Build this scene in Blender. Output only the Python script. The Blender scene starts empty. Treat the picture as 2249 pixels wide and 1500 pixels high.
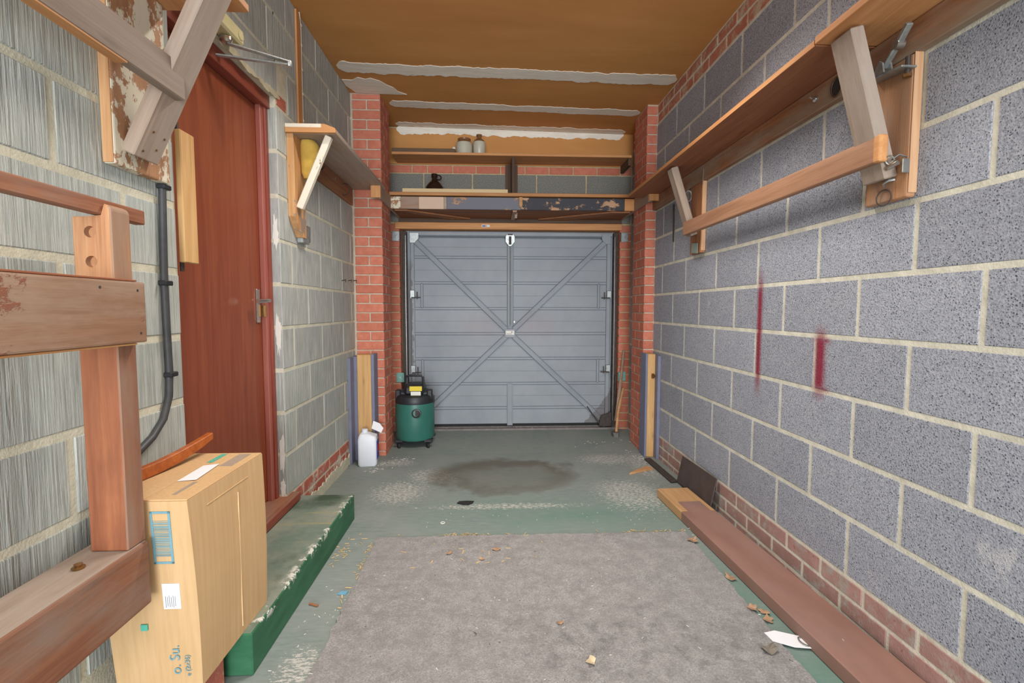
import bpy, bmesh, math, random
from mathutils import Vector, Matrix
random.seed(7)
D = bpy.data
SC = bpy.context.scene
COL = SC.collection
pi = math.pi

# ---------------------------------------------------------------- camera, world, exposure
H = 1.19
cam_d = D.cameras.new('camera'); cam = D.objects.new('camera', cam_d); COL.objects.link(cam)
cam_d.sensor_width = 36.0; cam_d.lens = 36.0 * 1063.8 / 2249.0; cam_d.clip_start = 0.02
YAW, PIT, ROLL = 0.0455, 0.0664, -0.001
cam.location = (0, 0, H)
cam.rotation_mode = 'XYZ'
cam.matrix_world = Matrix.Translation((0, 0, H)) @ Matrix.Rotation(-YAW, 4, 'Z') @ Matrix.Rotation(pi / 2 - PIT, 4, 'X') @ Matrix.Rotation(-ROLL, 4, 'Z')
SC.camera = cam

w = D.worlds.new('world'); SC.world = w; w.use_nodes = True
bg = w.node_tree.nodes['Background']
bg.inputs[0].default_value = (0.80, 0.90, 1.0, 1)
bg.inputs[1].default_value = 1.15

def area_light(name, loc, rot, sx, sy, energy, color):
    l = D.lights.new(name, 'AREA'); l.shape = 'RECTANGLE'; l.size = sx; l.size_y = sy
    l.energy = energy; l.color = color
    o = D.objects.new(name, l); COL.objects.link(o); o.location = loc; o.rotation_euler = rot
    return o

# overcast daylight arriving through the open rear end of the garage
area_light('daylight', (0.35, -5.5, 1.05), (pi / 2, 0, 0), 3.2, 2.6, 315, (0.93, 0.97, 1.0))

SC.view_settings.view_transform = 'Standard'
SC.view_settings.look = 'None'
SC.view_settings.gamma = 1.0
SC.view_settings.use_curve_mapping = False
SC.view_settings.exposure = 0.72

# ---------------------------------------------------------------- room numbers (metres)
XL, XR = -1.08, 1.343          # left and right wall faces
YP, YF, YD = 3.92, 4.60, 4.66  # pillar face, far wall face, garage door face
YB = -1.2                      # open rear end of the garage
def ceil_z(x): return 2.842 - 0.018 * x

# ---------------------------------------------------------------- colour and node helpers
def C(r, g, b):
    f = lambda c: ((c / 255.0) / 12.92) if c <= 10.3 else (((c / 255.0) + 0.055) / 1.055) ** 2.4
    return (f(r), f(g), f(b), 1.0)

class NT:
    def __init__(s, name):
        s.m = D.materials.new(name); s.m.use_nodes = True
        s.t = s.m.node_tree; s.b = s.t.nodes['Principled BSDF']
        s.n = s.t.nodes; s.l = s.t.links
    def lk(s, a, b): s.l.new(a, b)
    def obj(s): return s.n.new('ShaderNodeTexCoord').outputs['Object']
    def pos(s): return s.n.new('ShaderNodeNewGeometry').outputs['Position']
    def rnd(s): return s.n.new('ShaderNodeObjectInfo').outputs['Random']
    def mapv(s, v, scale=(1, 1, 1), loc=(0, 0, 0)):
        n = s.n.new('ShaderNodeMapping'); n.inputs['Scale'].default_value = scale; n.inputs['Location'].default_value = loc
        s.lk(v, n.inputs['Vector']); return n.outputs[0]
    def shift(s, v, k=37.0):                     # per-object random offset
        a = s.n.new('ShaderNodeVectorMath'); a.operation = 'ADD'
        m = s.n.new('ShaderNodeMath'); m.operation = 'MULTIPLY'; m.inputs[1].default_value = k
        s.lk(s.rnd(), m.inputs[0]); s.lk(v, a.inputs[0]); s.lk(m.outputs[0], a.inputs[1]); return a.outputs[0]
    def noise(s, v, scale, detail=3, rough=.55, dist=0):
        n = s.n.new('ShaderNodeTexNoise'); n.inputs['Scale'].default_value = scale; n.inputs['Detail'].default_value = detail
        n.inputs['Roughness'].default_value = rough; n.inputs['Distortion'].default_value = dist
        s.lk(v, n.inputs['Vector']); return n.outputs['Fac']
    def voro(s, v, scale, feat='F1'):
        n = s.n.new('ShaderNodeTexVoronoi'); n.feature = feat; n.inputs['Scale'].default_value = scale
        s.lk(v, n.inputs['Vector']); return n.outputs['Distance']
    def ramp(s, f, a, b, ca=(0, 0, 0, 1), cb=(1, 1, 1, 1)):
        n = s.n.new('ShaderNodeValToRGB'); e = n.color_ramp.elements
        e[0].position = a; e[1].position = b; e[0].color = ca; e[1].color = cb
        s.lk(f, n.inputs[0]); return n.outputs[0]
    def mix(s, f, a, b, mode='MIX'):
        n = s.n.new('ShaderNodeMix'); n.data_type = 'RGBA'; n.blend_type = mode
        for i, v in ((0, f), (6, a), (7, b)):
            if isinstance(v, (int, float)): n.inputs[i].default_value = v
            elif isinstance(v, tuple): n.inputs[i].default_value = v
            else: s.lk(v, n.inputs[i])
        return n.outputs[2]
    def math(s, op, a, b=0.0, c=None):
        n = s.n.new('ShaderNodeMath'); n.operation = op
        for i, v in enumerate((a, b, c)):
            if v is None: continue
            if isinstance(v, (int, float)): n.inputs[i].default_value = v
            else: s.lk(v, n.inputs[i])
        return n.outputs[0]
    def sep(s, v):
        n = s.n.new('ShaderNodeSeparateXYZ'); s.lk(v, n.inputs[0]); return n.outputs
    def band(s, v, c, half, soft):               # 1 inside |v-c|<half, soft edge
        d = s.math('ABSOLUTE', s.math('SUBTRACT', v, c))
        n = s.n.new('ShaderNodeMapRange'); n.inputs['From Min'].default_value = half + soft; n.inputs['From Max'].default_value = half - soft
        s.lk(d, n.inputs['Value']); return n.outputs[0]
    def ell(s, p, cx, cy, rx, ry, soft=.3):      # soft ellipse on the floor (x, y)
        x, y, z = p
        a = s.math('POWER', s.math('DIVIDE', s.math('SUBTRACT', x, cx), rx), 2.0)
        b = s.math('POWER', s.math('DIVIDE', s.math('SUBTRACT', y, cy), ry), 2.0)
        n = s.n.new('ShaderNodeMapRange'); n.inputs['From Min'].default_value = 1 + soft; n.inputs['From Max'].default_value = 1 - soft
        s.lk(s.math('ADD', a, b), n.inputs['Value']); return n.outputs[0]
    def bump(s, h, strength=.3, dist=.01):
        n = s.n.new('ShaderNodeBump'); n.inputs['Strength'].default_value = strength; n.inputs['Distance'].default_value = dist
        s.lk(h, n.inputs['Height'])
        if s.b.inputs['Normal'].is_linked: s.lk(s.b.inputs['Normal'].links[0].from_socket, n.inputs['Normal'])
        s.lk(n.outputs[0], s.b.inputs['Normal'])
    def out(s, col, rough=.8, metal=0.0, spec=None):
        if isinstance(col, tuple): s.b.inputs['Base Color'].default_value = col
        else: s.lk(col, s.b.inputs['Base Color'])
        if isinstance(rough, (int, float)): s.b.inputs['Roughness'].default_value = rough
        else: s.lk(rough, s.b.inputs['Roughness'])
        s.b.inputs['Metallic'].default_value = metal
        if spec is not None: s.b.inputs['Specular IOR Level'].default_value = spec
        return s.m

def plain(name, col, rough=.6, metal=0, var=.12, scale=25, bump=0):
    n = NT(name); v = n.shift(n.obj())
    f = n.noise(v, scale, 4)
    lo = tuple(c * (1 - var) for c in col[:3]) + (1,); hi = tuple(min(1, c * (1 + var)) for c in col[:3]) + (1,)
    c = n.ramp(f, .3, .7, lo, hi)
    if bump: n.bump(n.noise(v, scale * 4, 3), bump, .004)
    return n.out(c, rough, metal)

def wood(name, light, dark, grey=None, grey_amt=.0, paint=None, paint_amt=.5, paint_scale=5, rough=.7, grain=1.0, tint=.15):
    """Grain runs along the board's own long axis (local X)."""
    n = NT(name); o = n.shift(n.obj())
    g1 = n.noise(n.mapv(o, (1.6, 26 * grain, 26 * grain)), 1.0, 5, .6, .8)
    g2 = n.noise(n.mapv(o, (7, 160, 160)), 1.0, 3, .6)
    c = n.ramp(g1, .32, .68, dark, light)
    c = n.mix(n.ramp(g2, .35, .75), c, n.mix(.5, c, dark), 'MIX')
    rr = n.math('MULTIPLY_ADD', n.rnd(), 2 * tint, 1 - tint)
    br = n.n.new('ShaderNodeBrightContrast')
    mu = n.n.new('ShaderNodeVectorMath'); mu.operation = 'SCALE'; n.lk(c, mu.inputs[0]); n.lk(rr, mu.inputs['Scale']); c = mu.outputs[0]
    # knots
    k = n.voro(n.mapv(o, (2.2, 9, 9)), 1.0)
    c = n.mix(n.ramp(k, .0, .10, (1, 1, 1, 1), (0, 0, 0, 1)), c, n.mix(.55, c, tuple(x * .3 for x in dark[:3]) + (1,)))
    if grey:
        gm = n.noise(n.mapv(o, (2.5, 9, 9)), 1.0, 5, .65)
        c = n.mix(n.ramp(gm, 1 - grey_amt - .12, 1 - grey_amt + .12), c, n.mix(.25, grey, c))
    if paint:
        pm = n.noise(n.mapv(o, (.8, 1.3, 1.3)), paint_scale, 8, .72)
        c = n.mix(n.ramp(pm, 1 - paint_amt - .012, 1 - paint_amt + .012), c, paint)
        n.bump(n.ramp(pm, 1 - paint_amt - .012, 1 - paint_amt + .012), .5, .002)
    n.bump(g2, .18, .003); n.bump(g1, .10, .004)
    return n.out(c, rough)

M = {}
# red sprayed marks on the right wall: real paint marks with a shape of their own
def spray(n, col, p):
    x, y, z = n.sep(p)
    fuzz = n.noise(p, 160, 3, .7)
    f2 = n.math('MULTIPLY', n.math('SUBTRACT', fuzz, .5), .028)
    yy = n.math('ADD', y, f2)
    zz = n.math('ADD', z, n.math('MULTIPLY', f2, 1.6))
    ins = n.math('GREATER_THAN', x, XR - .02)
    m1 = n.math('MULTIPLY', n.band(yy, 2.36, .021, .014), n.band(zz, 1.075, .265, .07))
    m2 = n.math('MULTIPLY', n.band(yy, 1.907, .030, .017), n.band(zz, .972, .125, .04))
    cap = n.math('MULTIPLY', n.band(yy, 1.900, .046, .018), n.math('MAXIMUM', n.band(zz, 1.065, .010, .012), n.band(zz, .868, .008, .012)))
    m = n.math('MULTIPLY', n.math('MAXIMUM', n.math('MAXIMUM', m1, m2), cap), ins)
    m = n.math('MULTIPLY', m, .93)
    return n.mix(m, col, C(138, 26, 52))

def block_right():
    n = NT('block_aggregate'); p = n.pos(); o = n.shift(n.obj())
    a = n.noise(p, 170, 3, .65); b = n.noise(p, 6, 4, .6)
    c = n.ramp(a, .34, .64, C(134, 138, 149), C(180, 183, 193))
    c = n.mix(n.ramp(b, .35, .7), c, n.mix(.35, c, C(140, 144, 158)))
    pit = n.voro(p, 135)
    pm = n.ramp(pit, .16, .36, (0, 0, 0, 1), (1, 1, 1, 1))
    pn = n.ramp(n.noise(p, 60, 2), .45, .62)
    c = n.mix(n.math('MULTIPLY', n.math('SUBTRACT', 1.0, pm), pn), c, C(70, 74, 84))
    rr = n.math('MULTIPLY_ADD', n.rnd(), .16, .92)
    mu = n.n.new('ShaderNodeVectorMath'); mu.operation = 'SCALE'; n.lk(c, mu.inputs[0]); n.lk(rr, mu.inputs['Scale']); c = mu.outputs[0]
    # pale mortar smears and lime bloom
    sm = n.ramp(n.noise(p, 3.1, 7, .72), .635, .70)
    c = n.mix(n.math('MULTIPLY', sm, .55), c, C(205, 203, 205))
    # soot mark behind the strut
    x, y, z = n.sep(p)
    soot = n.math('MULTIPLY', n.band(n.math('ADD', y, n.math('MULTIPLY', a, .1)), 1.80, .05, .07), n.band(z, 1.86, .05, .07))
    c = n.mix(n.math('MULTIPLY', soot, .75), c, C(40, 40, 46))
    c = spray(n, c, p)
    n.bump(pm, .6, .007); n.bump(a, .55, .006)
    return n.out(c, .92, spec=.2)
M['block_r'] = block_right()

def block_left():
    n = NT('block_combed'); p = n.pos()
    o = n.shift(n.obj())
    g = n.noise(n.mapv(p, (140, 140, 5)), 1.0, 3, .6, .4)
    g2 = n.noise(n.mapv(p, (60, 60, 3.5)), 1.0, 4, .6, .3)
    bb = n.noise(p, 4.5, 5, .65)
    c = n.ramp(g, .30, .62, C(158, 162, 156), C(198, 201, 194))
    c = n.mix(n.ramp(bb, .35, .68), c, n.mix(.5, c, C(150, 156, 153)))
    c = n.mix(n.math('MULTIPLY', n.ramp(g2, .64, .74), .55), c, C(124, 128, 127))
    rr = n.math('MULTIPLY_ADD', n.rnd(), .22, .86)
    mu = n.n.new('ShaderNodeVectorMath'); mu.operation = 'SCALE'; n.lk(c, mu.inputs[0]); n.lk(rr, mu.inputs['Scale']); c = mu.outputs[0]
    n.bump(g, .7, .006); n.bump(g2, .6, .008); n.bump(n.noise(p, 170, 2), .25, .003)
    return n.out(c, .92, spec=.2)
M['block_l'] = block_left()

def block_left_plain():
    n = NT('block_smooth'); p = n.pos()
    a = n.noise(n.mapv(p, (40, 40, 7)), 1.0, 4, .65); bb = n.noise(p, 5, 5, .6)
    c = n.ramp(a, .3, .7, C(150, 152, 148), C(188, 189, 182))
    c = n.mix(n.ramp(bb, .4, .7), c, n.mix(.5, c, C(160, 165, 168)))
    rr = n.math('MULTIPLY_ADD', n.rnd(), .2, .88)
    mu = n.n.new('ShaderNodeVectorMath'); mu.operation = 'SCALE'; n.lk(c, mu.inputs[0]); n.lk(rr, mu.inputs['Scale']); c = mu.outputs[0]
    n.bump(a, .35, .005); n.bump(n.noise(p, 150, 2), .2, .003)
    return n.out(c, .92, spec=.2)
M['block_l2'] = block_left_plain()

def mortar(name, lo, hi, sp=False):
    n = NT(name); p = n.pos()
    c = n.ramp(n.noise(p, 18, 5, .65), .3, .7, lo, hi)
    if sp: c = spray(n, c, p)
    n.bump(n.noise(p, 120, 3), .5, .004)
    return n.out(c, .95, spec=.15)
M['mortar_r'] = mortar('mortar_cream', C(190, 187, 172), C(222, 219, 204), True)
M['mortar_l'] = mortar('mortar_sand', C(190, 186, 166), C(216, 211, 190))
M['mortar_b'] = mortar('mortar_brick', C(176, 160, 142), C(200, 184, 164))
M['mortar_far'] = mortar('mortar_buff', C(172, 155, 120), C(196, 180, 146))

def brick_mat(name, lo, hi, dirty=None):
    n = NT(name); p = n.pos()
    c = n.ramp(n.noise(p, 22, 5, .6), .3, .7, lo, hi)
    r = n.rnd()
    c = n.mix(n.ramp(r, .1, 1.0), c, n.mix(.45, c, tuple(x * .72 for x in lo[:3]) + (1,)))
    c = n.mix(n.ramp(n.noise(p, 60, 4), .66, .72), c, C(150, 96, 78))
    if dirty:
        c = n.mix(n.ramp(n.noise(p, 9, 7, .75), .50, .60), c, dirty)
    n.bump(n.noise(p, 140, 3), .35, .004)
    return n.out(c, .9, spec=.2)
M['brick'] = brick_mat('brick_red', C(192, 112, 90), C(210, 134, 112))
M['brick_pl'] = brick_mat('brick_plinth', C(158, 124, 117), C(180, 144, 136), C(164, 157, 150))
M['brick_top'] = brick_mat('brick_top', C(178, 112, 92), C(198, 134, 112), C(190, 174, 152))
M['brick_pll'] = brick_mat('brick_plinth_red', C(176, 96, 80), C(190, 116, 98), C(196, 188, 172))

def block_far():
    n = NT('block_far'); p = n.pos()
    c = n.ramp(n.noise(p, 130, 3, .7), .35, .65, C(104, 104, 100), C(146, 144, 136))
    n.bump(n.noise(p, 130, 3, .7), .5, .005)
    return n.out(c, .93, spec=.2)
M['block_far'] = block_far()

def floor_mat():
    n = NT('floor_green_paint'); p = n.pos(); s = n.sep(p)
    dust = n.noise(p, 3.2, 6, .62); fine = n.noise(n.mapv(p, (14, 60, 1)), 1.0, 5, .65)
    c = n.ramp(fine, .3, .72, C(114, 127, 122), C(138, 147, 143))
    c = n.mix(n.ramp(dust, .36, .66), c, n.mix(.62, c, C(144, 147, 144)))
    # deeper green where less worn, near the mat's far edge and beside the step
    y = s[1]
    gm = n.math('MAXIMUM', n.math('MULTIPLY', n.band(y, 2.72, .22, .22), n.band(s[0], .45, .75, .3)), n.math('MULTIPLY', n.band(y, 1.5, .75, .3), n.band(s[0], .98, .5, .3)))
    c = n.mix(n.math('MULTIPLY', gm, n.ramp(dust, .25, .75)), c, C(88, 126, 112))
    # worn, chipped patches of bare concrete
    chip = n.noise(n.mapv(p, (40, 95, 1)), 1.0, 4, .7)
    regs = [(-.60, 3.12, .20, .24), (-.42, 3.42, .20, .16), (.92, 3.02, .26, .30), (.96, 3.75, .30, .16), (-.64, 1.56, .08, .12), (.10, 2.86, .5, .05), (1.16, 3.62, .12, .35), (-.75, 3.72, .2, .1)]
    m = None
    for cx, cy, rx, ry in regs:
        e = n.ell(s, cx, cy, rx, ry, .8)
        m = e if m is None else n.math('MAXIMUM', m, e)
    lv = n.math('MULTIPLY_ADD', m, -.21, .71)
    chips = n.math('MULTIPLY', n.math('GREATER_THAN', chip, lv), 1.0)
    c = n.mix(n.math('MULTIPLY', chips, .85), c, C(190, 188, 182))
    spk = n.math('GREATER_THAN', n.noise(n.mapv(p, (55, 70, 1)), 1.0, 2, .5), .765)
    c = n.mix(n.math('MULTIPLY', spk, .7), c, C(188, 188, 182))
    # old oil stain: ring darker than its middle
    wob = n.math('MULTIPLY', n.math('SUBTRACT', n.noise(p, 3.5, 5, .6), .5), .5)
    sx = n.math('ADD', s[0], wob); sy = n.math('ADD', s[1], wob)
    e1 = n.ell((sx, sy, s[2]), .10, 3.42, .50, .36, .30)
    e2 = n.ell((sx, sy, s[2]), .12, 3.36, .36, .24, .55)
    st = n.math('SUBTRACT', n.math('MULTIPLY', e1, .72), n.math('MULTIPLY', e2, .36))
    c = n.mix(st, c, C(88, 80, 66))
    n.bump(fine, .25, .004); n.bump(chips, .15, .002)
    return n.out(c, n.ramp(dust, .3, .7, (.55, .55, .55, 1), (.8, .8, .8, 1)), spec=.3)
M['floor'] = floor_mat()

def mat_carpet():
    n = NT('grey_carpet'); p = n.pos()
    a = n.noise(p, 190, 4, .75); b = n.noise(p, 14, 7, .75); d = n.noise(p, 2.4, 5, .6)
    c = n.ramp(a, .3, .7, C(126, 123, 122), C(198, 195, 194))
    c = n.mix(n.ramp(b, .40, .60), n.mix(.5, c, C(126, 122, 121)), c)
    c = n.mix(n.ramp(d, .40, .66), c, n.mix(.35, c, C(162, 158, 157)))
    s = n.sep(p)
    dk = n.math('MULTIPLY', n.ell(s, .55, 1.62, .55, .22, .9), n.ramp(n.noise(p, 16, 6, .75), .50, .62))
    c = n.mix(n.math('MULTIPLY', dk, .32), c, C(66, 62, 62))
    sp = n.math('GREATER_THAN', n.noise(p, 46, 2, .5), .755)
    c = n.mix(n.math('MULTIPLY', sp, .7), c, C(58, 56, 56))
    fl = n.math('GREATER_THAN', n.noise(n.mapv(p, (40, 18, 1)), 1.0, 3, .6), .735)
    c = n.mix(n.math('MULTIPLY', fl, .55), c, C(214, 208, 200))
    n.bump(a, .8, .008); n.bump(b, .4, .006)
    return n.out(c, 1.0, spec=.1)
M['carpet'] = mat_carpet()

def step_mat(top):
    n = NT('step_top_paint' if top else 'step_riser_paint'); p = n.pos(); s = n.sep(p)
    if top:
        c = n.ramp(n.noise(p, 5, 6, .65), .36, .66, C(104, 122, 110), C(140, 144, 131))
        c = n.mix(n.ramp(n.noise(n.mapv(p, (3, 22, 1)), 1.0, 4), .6, .68), c, C(148, 146, 112))
        c = n.mix(n.ramp(n.noise(p, 2.3, 5), .55, .66), c, C(62, 78, 62))
        edge = n.band(s[0], -.775, .022, .012)
        em = n.math('MULTIPLY', edge, n.ramp(n.noise(p, 11, 6, .75), .53, .57))
        c = n.mix(em, c, C(214, 213, 202))
        n.bump(n.noise(p, 160, 3), .4, .004)
    else:
        c = n.ramp(n.noise(n.mapv(p, (4, 4, 14)), 1.0, 5, .6), .3, .7, C(30, 84, 56), C(58, 112, 80))
        em = n.math('MULTIPLY', n.band(s[2], .138, .016, .01), n.ramp(n.noise(p, 11, 6, .75), .53, .57))
        c = n.mix(em, c, C(214, 213, 202))
        sc = n.ramp(n.noise(n.mapv(p, (9, 9, 30)), 1.0, 6, .7), .68, .71)
        c = n.mix(n.math('MULTIPLY', sc, .6), c, C(150, 170, 150))
    return n.out(c, .55, spec=.4)
M['step_top'] = step_mat(True); M['step_side'] = step_mat(False)

def ceiling_mat():
    n = NT('ceiling_hardboard'); p = n.pos()
    c = n.ramp(n.noise(n.mapv(p, (1.2, 5, 5)), 1.0, 6, .6), .3, .7, C(188, 132, 74), C(204, 148, 88))
    c = n.mix(n.ramp(n.noise(p, 1.1, 4), .4, .7), c, n.mix(.35, c, C(188, 128, 70)))
    fl = n.math('GREATER_THAN', n.noise(p, 42, 2), .80)
    c = n.mix(n.math('MULTIPLY', fl, .4), c, C(205, 175, 130))
    n.bump(n.noise(p, 90, 2), .1, .003)
    return n.out(c, .7, spec=.3)
M['ceiling'] = ceiling_mat()

def plaster_mat():
    n = NT('plaster_filler'); p = n.pos()
    c = n.ramp(n.noise(n.mapv(p, (6, 40, 40)), 1.0, 5, .6), .3, .7, C(222, 214, 200), C(240, 233, 220))
    c = n.mix(n.ramp(n.noise(n.mapv(p, (9, 22, 22)), 1.0, 5, .7), .69, .71), c, C(150, 104, 66))
    n.bump(n.noise(n.mapv(p, (8, 60, 60)), 1.0, 4), .3, .003)
    return n.out(c, .9, spec=.2)
M['plaster'] = plaster_mat()

def garage_paint():
    n = NT('garage_door_paint'); p = n.pos(); s = n.sep(p)
    c = n.ramp(n.noise(p, 3.0, 5, .6), .3, .7, C(136, 142, 149), C(152, 157, 163))
    pk = n.math('MULTIPLY', n.math('MAXIMUM', n.ell(s, -.10, YD, .16, 3, .9), n.ell(s, .46, YD, .16, 3, .9)), n.band(s[2], 1.02, .10, .10))
    c = n.mix(n.math('MULTIPLY', pk, .22), c, C(150, 112, 112))
    # paint flaked away beside the left stile and in the lower right corner
    wob = n.math('MULTIPLY_ADD', n.noise(p, 9, 6, .7), .16, -.08)
    fl = n.math('MULTIPLY', n.math('LESS_THAN', n.math('ADD', s[0], wob), -.735), n.band(s[2], 1.12, .50, .06))
    fl = n.math('MAXIMUM', fl, n.math('MULTIPLY', n.math('GREATER_THAN', n.math('SUBTRACT', n.math('ADD', s[0], wob), n.math('MULTIPLY', s[2], .8)), .87), n.math('LESS_THAN', s[2], .42)))
    c = n.mix(n.math('MULTIPLY', fl, .85), c, C(112, 108, 108))
    rs = n.ramp(n.noise(p, 24, 6, .75), .70, .73)
    c = n.mix(n.math('MULTIPLY', rs, .25), c, C(120, 92, 78))
    return n.out(c, .5, spec=.4)
M['gdoor'] = garage_paint()
M['gline'] = plain('door_crease_shade', C(100, 106, 114), .6)  # dark grey for creases and the shade lines painted beside the braces
M['galv'] = plain('galvanised_steel', C(168, 172, 170), .42, .75, .2, 60)
M['zinc'] = plain('bright_zinc', C(190, 190, 186), .3, .9, .12, 40)
M['dark_metal'] = plain('dark_rusty_steel', C(70, 62, 58), .65, .3, .3, 40)
M['black'] = plain('black_plastic', C(38, 40, 44), .45, 0, .15, 30)
M['black_rubber'] = plain('black_rubber', C(30, 30, 32), .8, 0, .2, 30)
M['greenbracket'] = plain('pale_green_enamel', C(120, 172, 160), .5, 0, .12, 30)
M['chrome'] = plain('satin_nickel', C(190, 182, 172), .22, .95, .08, 30)
M['brass'] = plain('tarnished_brass', C(150, 112, 70), .4, .8, .2, 60)
M['white_plastic'] = plain('white_plastic', C(226, 230, 238), .45, 0, .03, 10)
M['paper'] = plain('white_paper', C(228, 228, 232), .85, 0, .03, 12)
M['cable_white'] = plain('cream_cable', C(224, 212, 192), .6, 0, .06, 20)
M['conduit'] = plain('grey_black_sheath', C(64, 64, 66), .5, 0, .18, 30)
M['cream_metal'] = plain('cream_enamel', C(206, 196, 150), .45, 0, .06, 12)
M['sponge'] = plain('yellow_foam', C(200, 164, 76), .95, 0, .16, 16, .4)
M['blue_board'] = plain('blue_grey_painted_board', C(116, 119, 142), .65, 0, .09, 14)
M['green_body'] = plain('green_drum_plastic', C(50, 108, 96), .38, 0, .10, 7)
M['yellow_label'] = plain('yellow_label', C(222, 196, 40), .5, 0, .03, 10)
M['white_label'] = plain('white_label', C(225, 222, 214), .6, 0, .03, 10)
M['red_label'] = plain('red_label', C(190, 48, 44), .5, 0, .08, 20)
M['blue_label'] = plain('blue_label', C(48, 62, 140), .5, 0, .08, 20)
M['stone_cream'] = plain('stoneware_cream', C(186, 182, 166), .35, 0, .06, 10)
M['stone_brown'] = plain('stoneware_brown', C(128, 88, 56), .3, 0, .12, 14)
M['glass_brown'] = plain('dark_brown_glass', C(42, 28, 22), .12, 0, .1, 10)
M['dark_box'] = plain('dark_brown_card', C(98, 78, 60), .8, 0, .1, 14)
M['slate'] = plain('dark_rusty_sheet', C(74, 62, 60), .75, 0, .25, 9, .4)
M['leaf'] = plain('dead_leaf', C(164, 130, 102), .85, 0, .25, 30)
M['leaf_pale'] = plain('pale_dead_leaf', C(196, 178, 146), .85, 0, .15, 30)
M['leaf_grey'] = plain('grey_dead_leaf', C(120, 112, 100), .9, 0, .3, 30)
M['straw'] = plain('straw_chips', C(196, 172, 128), .9, 0, .2, 30)
M['flake'] = plain('white_flakes', C(212, 210, 202), .9, 0, .08, 30)
M['blue_scrap'] = plain('blue_scrap', C(104, 160, 186), .6, 0, .1, 30)
M['teal'] = plain('teal_tape', C(88, 178, 156), .5, 0, .06, 20)
M['tag_grey'] = plain('grey_green_plate', C(150, 162, 152), .5, .3, .08, 20)
M['tool_steel'] = plain('worn_steel', C(120, 118, 116), .5, .7, .2, 30)
M['sawn_edge'] = plain('dark_knot_wood', C(44, 38, 34), .9)  # flat dark colour of the knot in the shelf cleat
M['threshold'] = plain('dusty_threshold', C(128, 122, 120), .9, 0, .15, 20, .3)

PINE = (C(214, 168, 120), C(184, 130, 84))
OLD = (C(176, 122, 82), C(128, 80, 50))
GREY = C(158, 140, 126)
M['pine'] = wood('wood_pine', *PINE)
M['pine_pale'] = wood('wood_pale_pine', C(216, 176, 122), C(186, 140, 86))
M['pine_orange'] = wood('wood_orange_pine', C(204, 150, 98), C(176, 118, 70))
M['board_brown'] = wood('wood_bracket_brown', C(186, 138, 100), C(152, 104, 70), grey=C(150, 132, 118), grey_amt=.42)
M['pine_pink'] = wood('wood_pink_pine', C(222, 180, 140), C(196, 146, 106))
M['dark_grey_wood'] = wood('wood_dark_dusty', C(146, 128, 114), C(112, 96, 84), grey=C(140, 126, 114), grey_amt=.5)
M['rail_brown'] = wood('wood_dusty_brown', C(172, 130, 102), C(142, 100, 74))
M['gusset'] = wood('wood_flecked_brown', C(150, 100, 64), C(116, 72, 44), paint=C(200, 184, 158), paint_amt=.36, paint_scale=10)
M['old'] = wood('wood_aged', *OLD)
M['old_grey'] = wood('wood_weathered', *OLD, grey=GREY, grey_amt=.62)
M['bare_grey'] = wood('wood_grey_dusty', C(172, 152, 136), C(140, 118, 102), grey=C(166, 152, 140), grey_amt=.5)
M['red_wood'] = wood('wood_reddish', C(158, 96, 62), C(112, 58, 36))
M['red_wood_dusty'] = wood('wood_reddish_dusty', C(158, 104, 74), C(118, 70, 48), grey=C(136, 118, 106), grey_amt=.45)
M['board_mid'] = wood('wood_scuffed_board', C(166, 126, 98), C(140, 98, 72), grey=C(168, 144, 124), grey_amt=.52, paint=C(136, 84, 62), paint_amt=.43, paint_scale=5)
M['white_peel'] = wood('wood_white_peeling', C(176, 130, 94), C(140, 98, 68), paint=C(214, 204, 182), paint_amt=.52, paint_scale=9)
M['white_paint'] = wood('wood_white_paint', C(160, 128, 102), C(130, 96, 70), paint=C(222, 212, 194), paint_amt=.60, paint_scale=8)
M['black_paint'] = wood('wood_black_paint', C(196, 160, 128), C(176, 134, 100), paint=C(56, 57, 64), paint_amt=.57, paint_scale=6)
M['navy_paint'] = wood('wood_bluegrey_paint', C(196, 160, 128), C(176, 134, 100), paint=C(112, 112, 122), paint_amt=.60, paint_scale=7)
M['pink_paint'] = wood('wood_pink_paint', C(180, 140, 110), C(150, 110, 80), paint=C(206, 178, 156), paint_amt=.72, paint_scale=6)
M['cream_paint'] = wood('wood_cream_paint', C(170, 130, 96), C(140, 100, 70), paint=C(214, 190, 146), paint_amt=.66, paint_scale=8)
M['door_red'] = wood('door_mahogany_stain', C(150, 78, 48), C(126, 58, 34), rough=.42, grain=.8, tint=0)
M['frame_red'] = wood('frame_mahogany_stain', C(150, 74, 56), C(124, 52, 38), rough=.4, tint=.02)
M['frame_pink'] = wood('frame_faded_stain', C(172, 104, 92), C(152, 84, 72), rough=.4, tint=.02)
M['soffit'] = wood('wood_brown_ply', C(134, 84, 48), C(104, 60, 34))
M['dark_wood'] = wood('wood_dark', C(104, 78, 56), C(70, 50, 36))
M['varnish'] = wood('wood_orange_varnish', C(178, 98, 44), C(140, 66, 26), rough=.35)
M['cleat'] = wood('wood_cleat', C(160, 108, 70), C(116, 72, 44), grey=C(150, 136, 118), grey_amt=.5)
M['shelf_under'] = wood('wood_shelf_brown', C(168, 108, 70), C(138, 82, 52))

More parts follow.
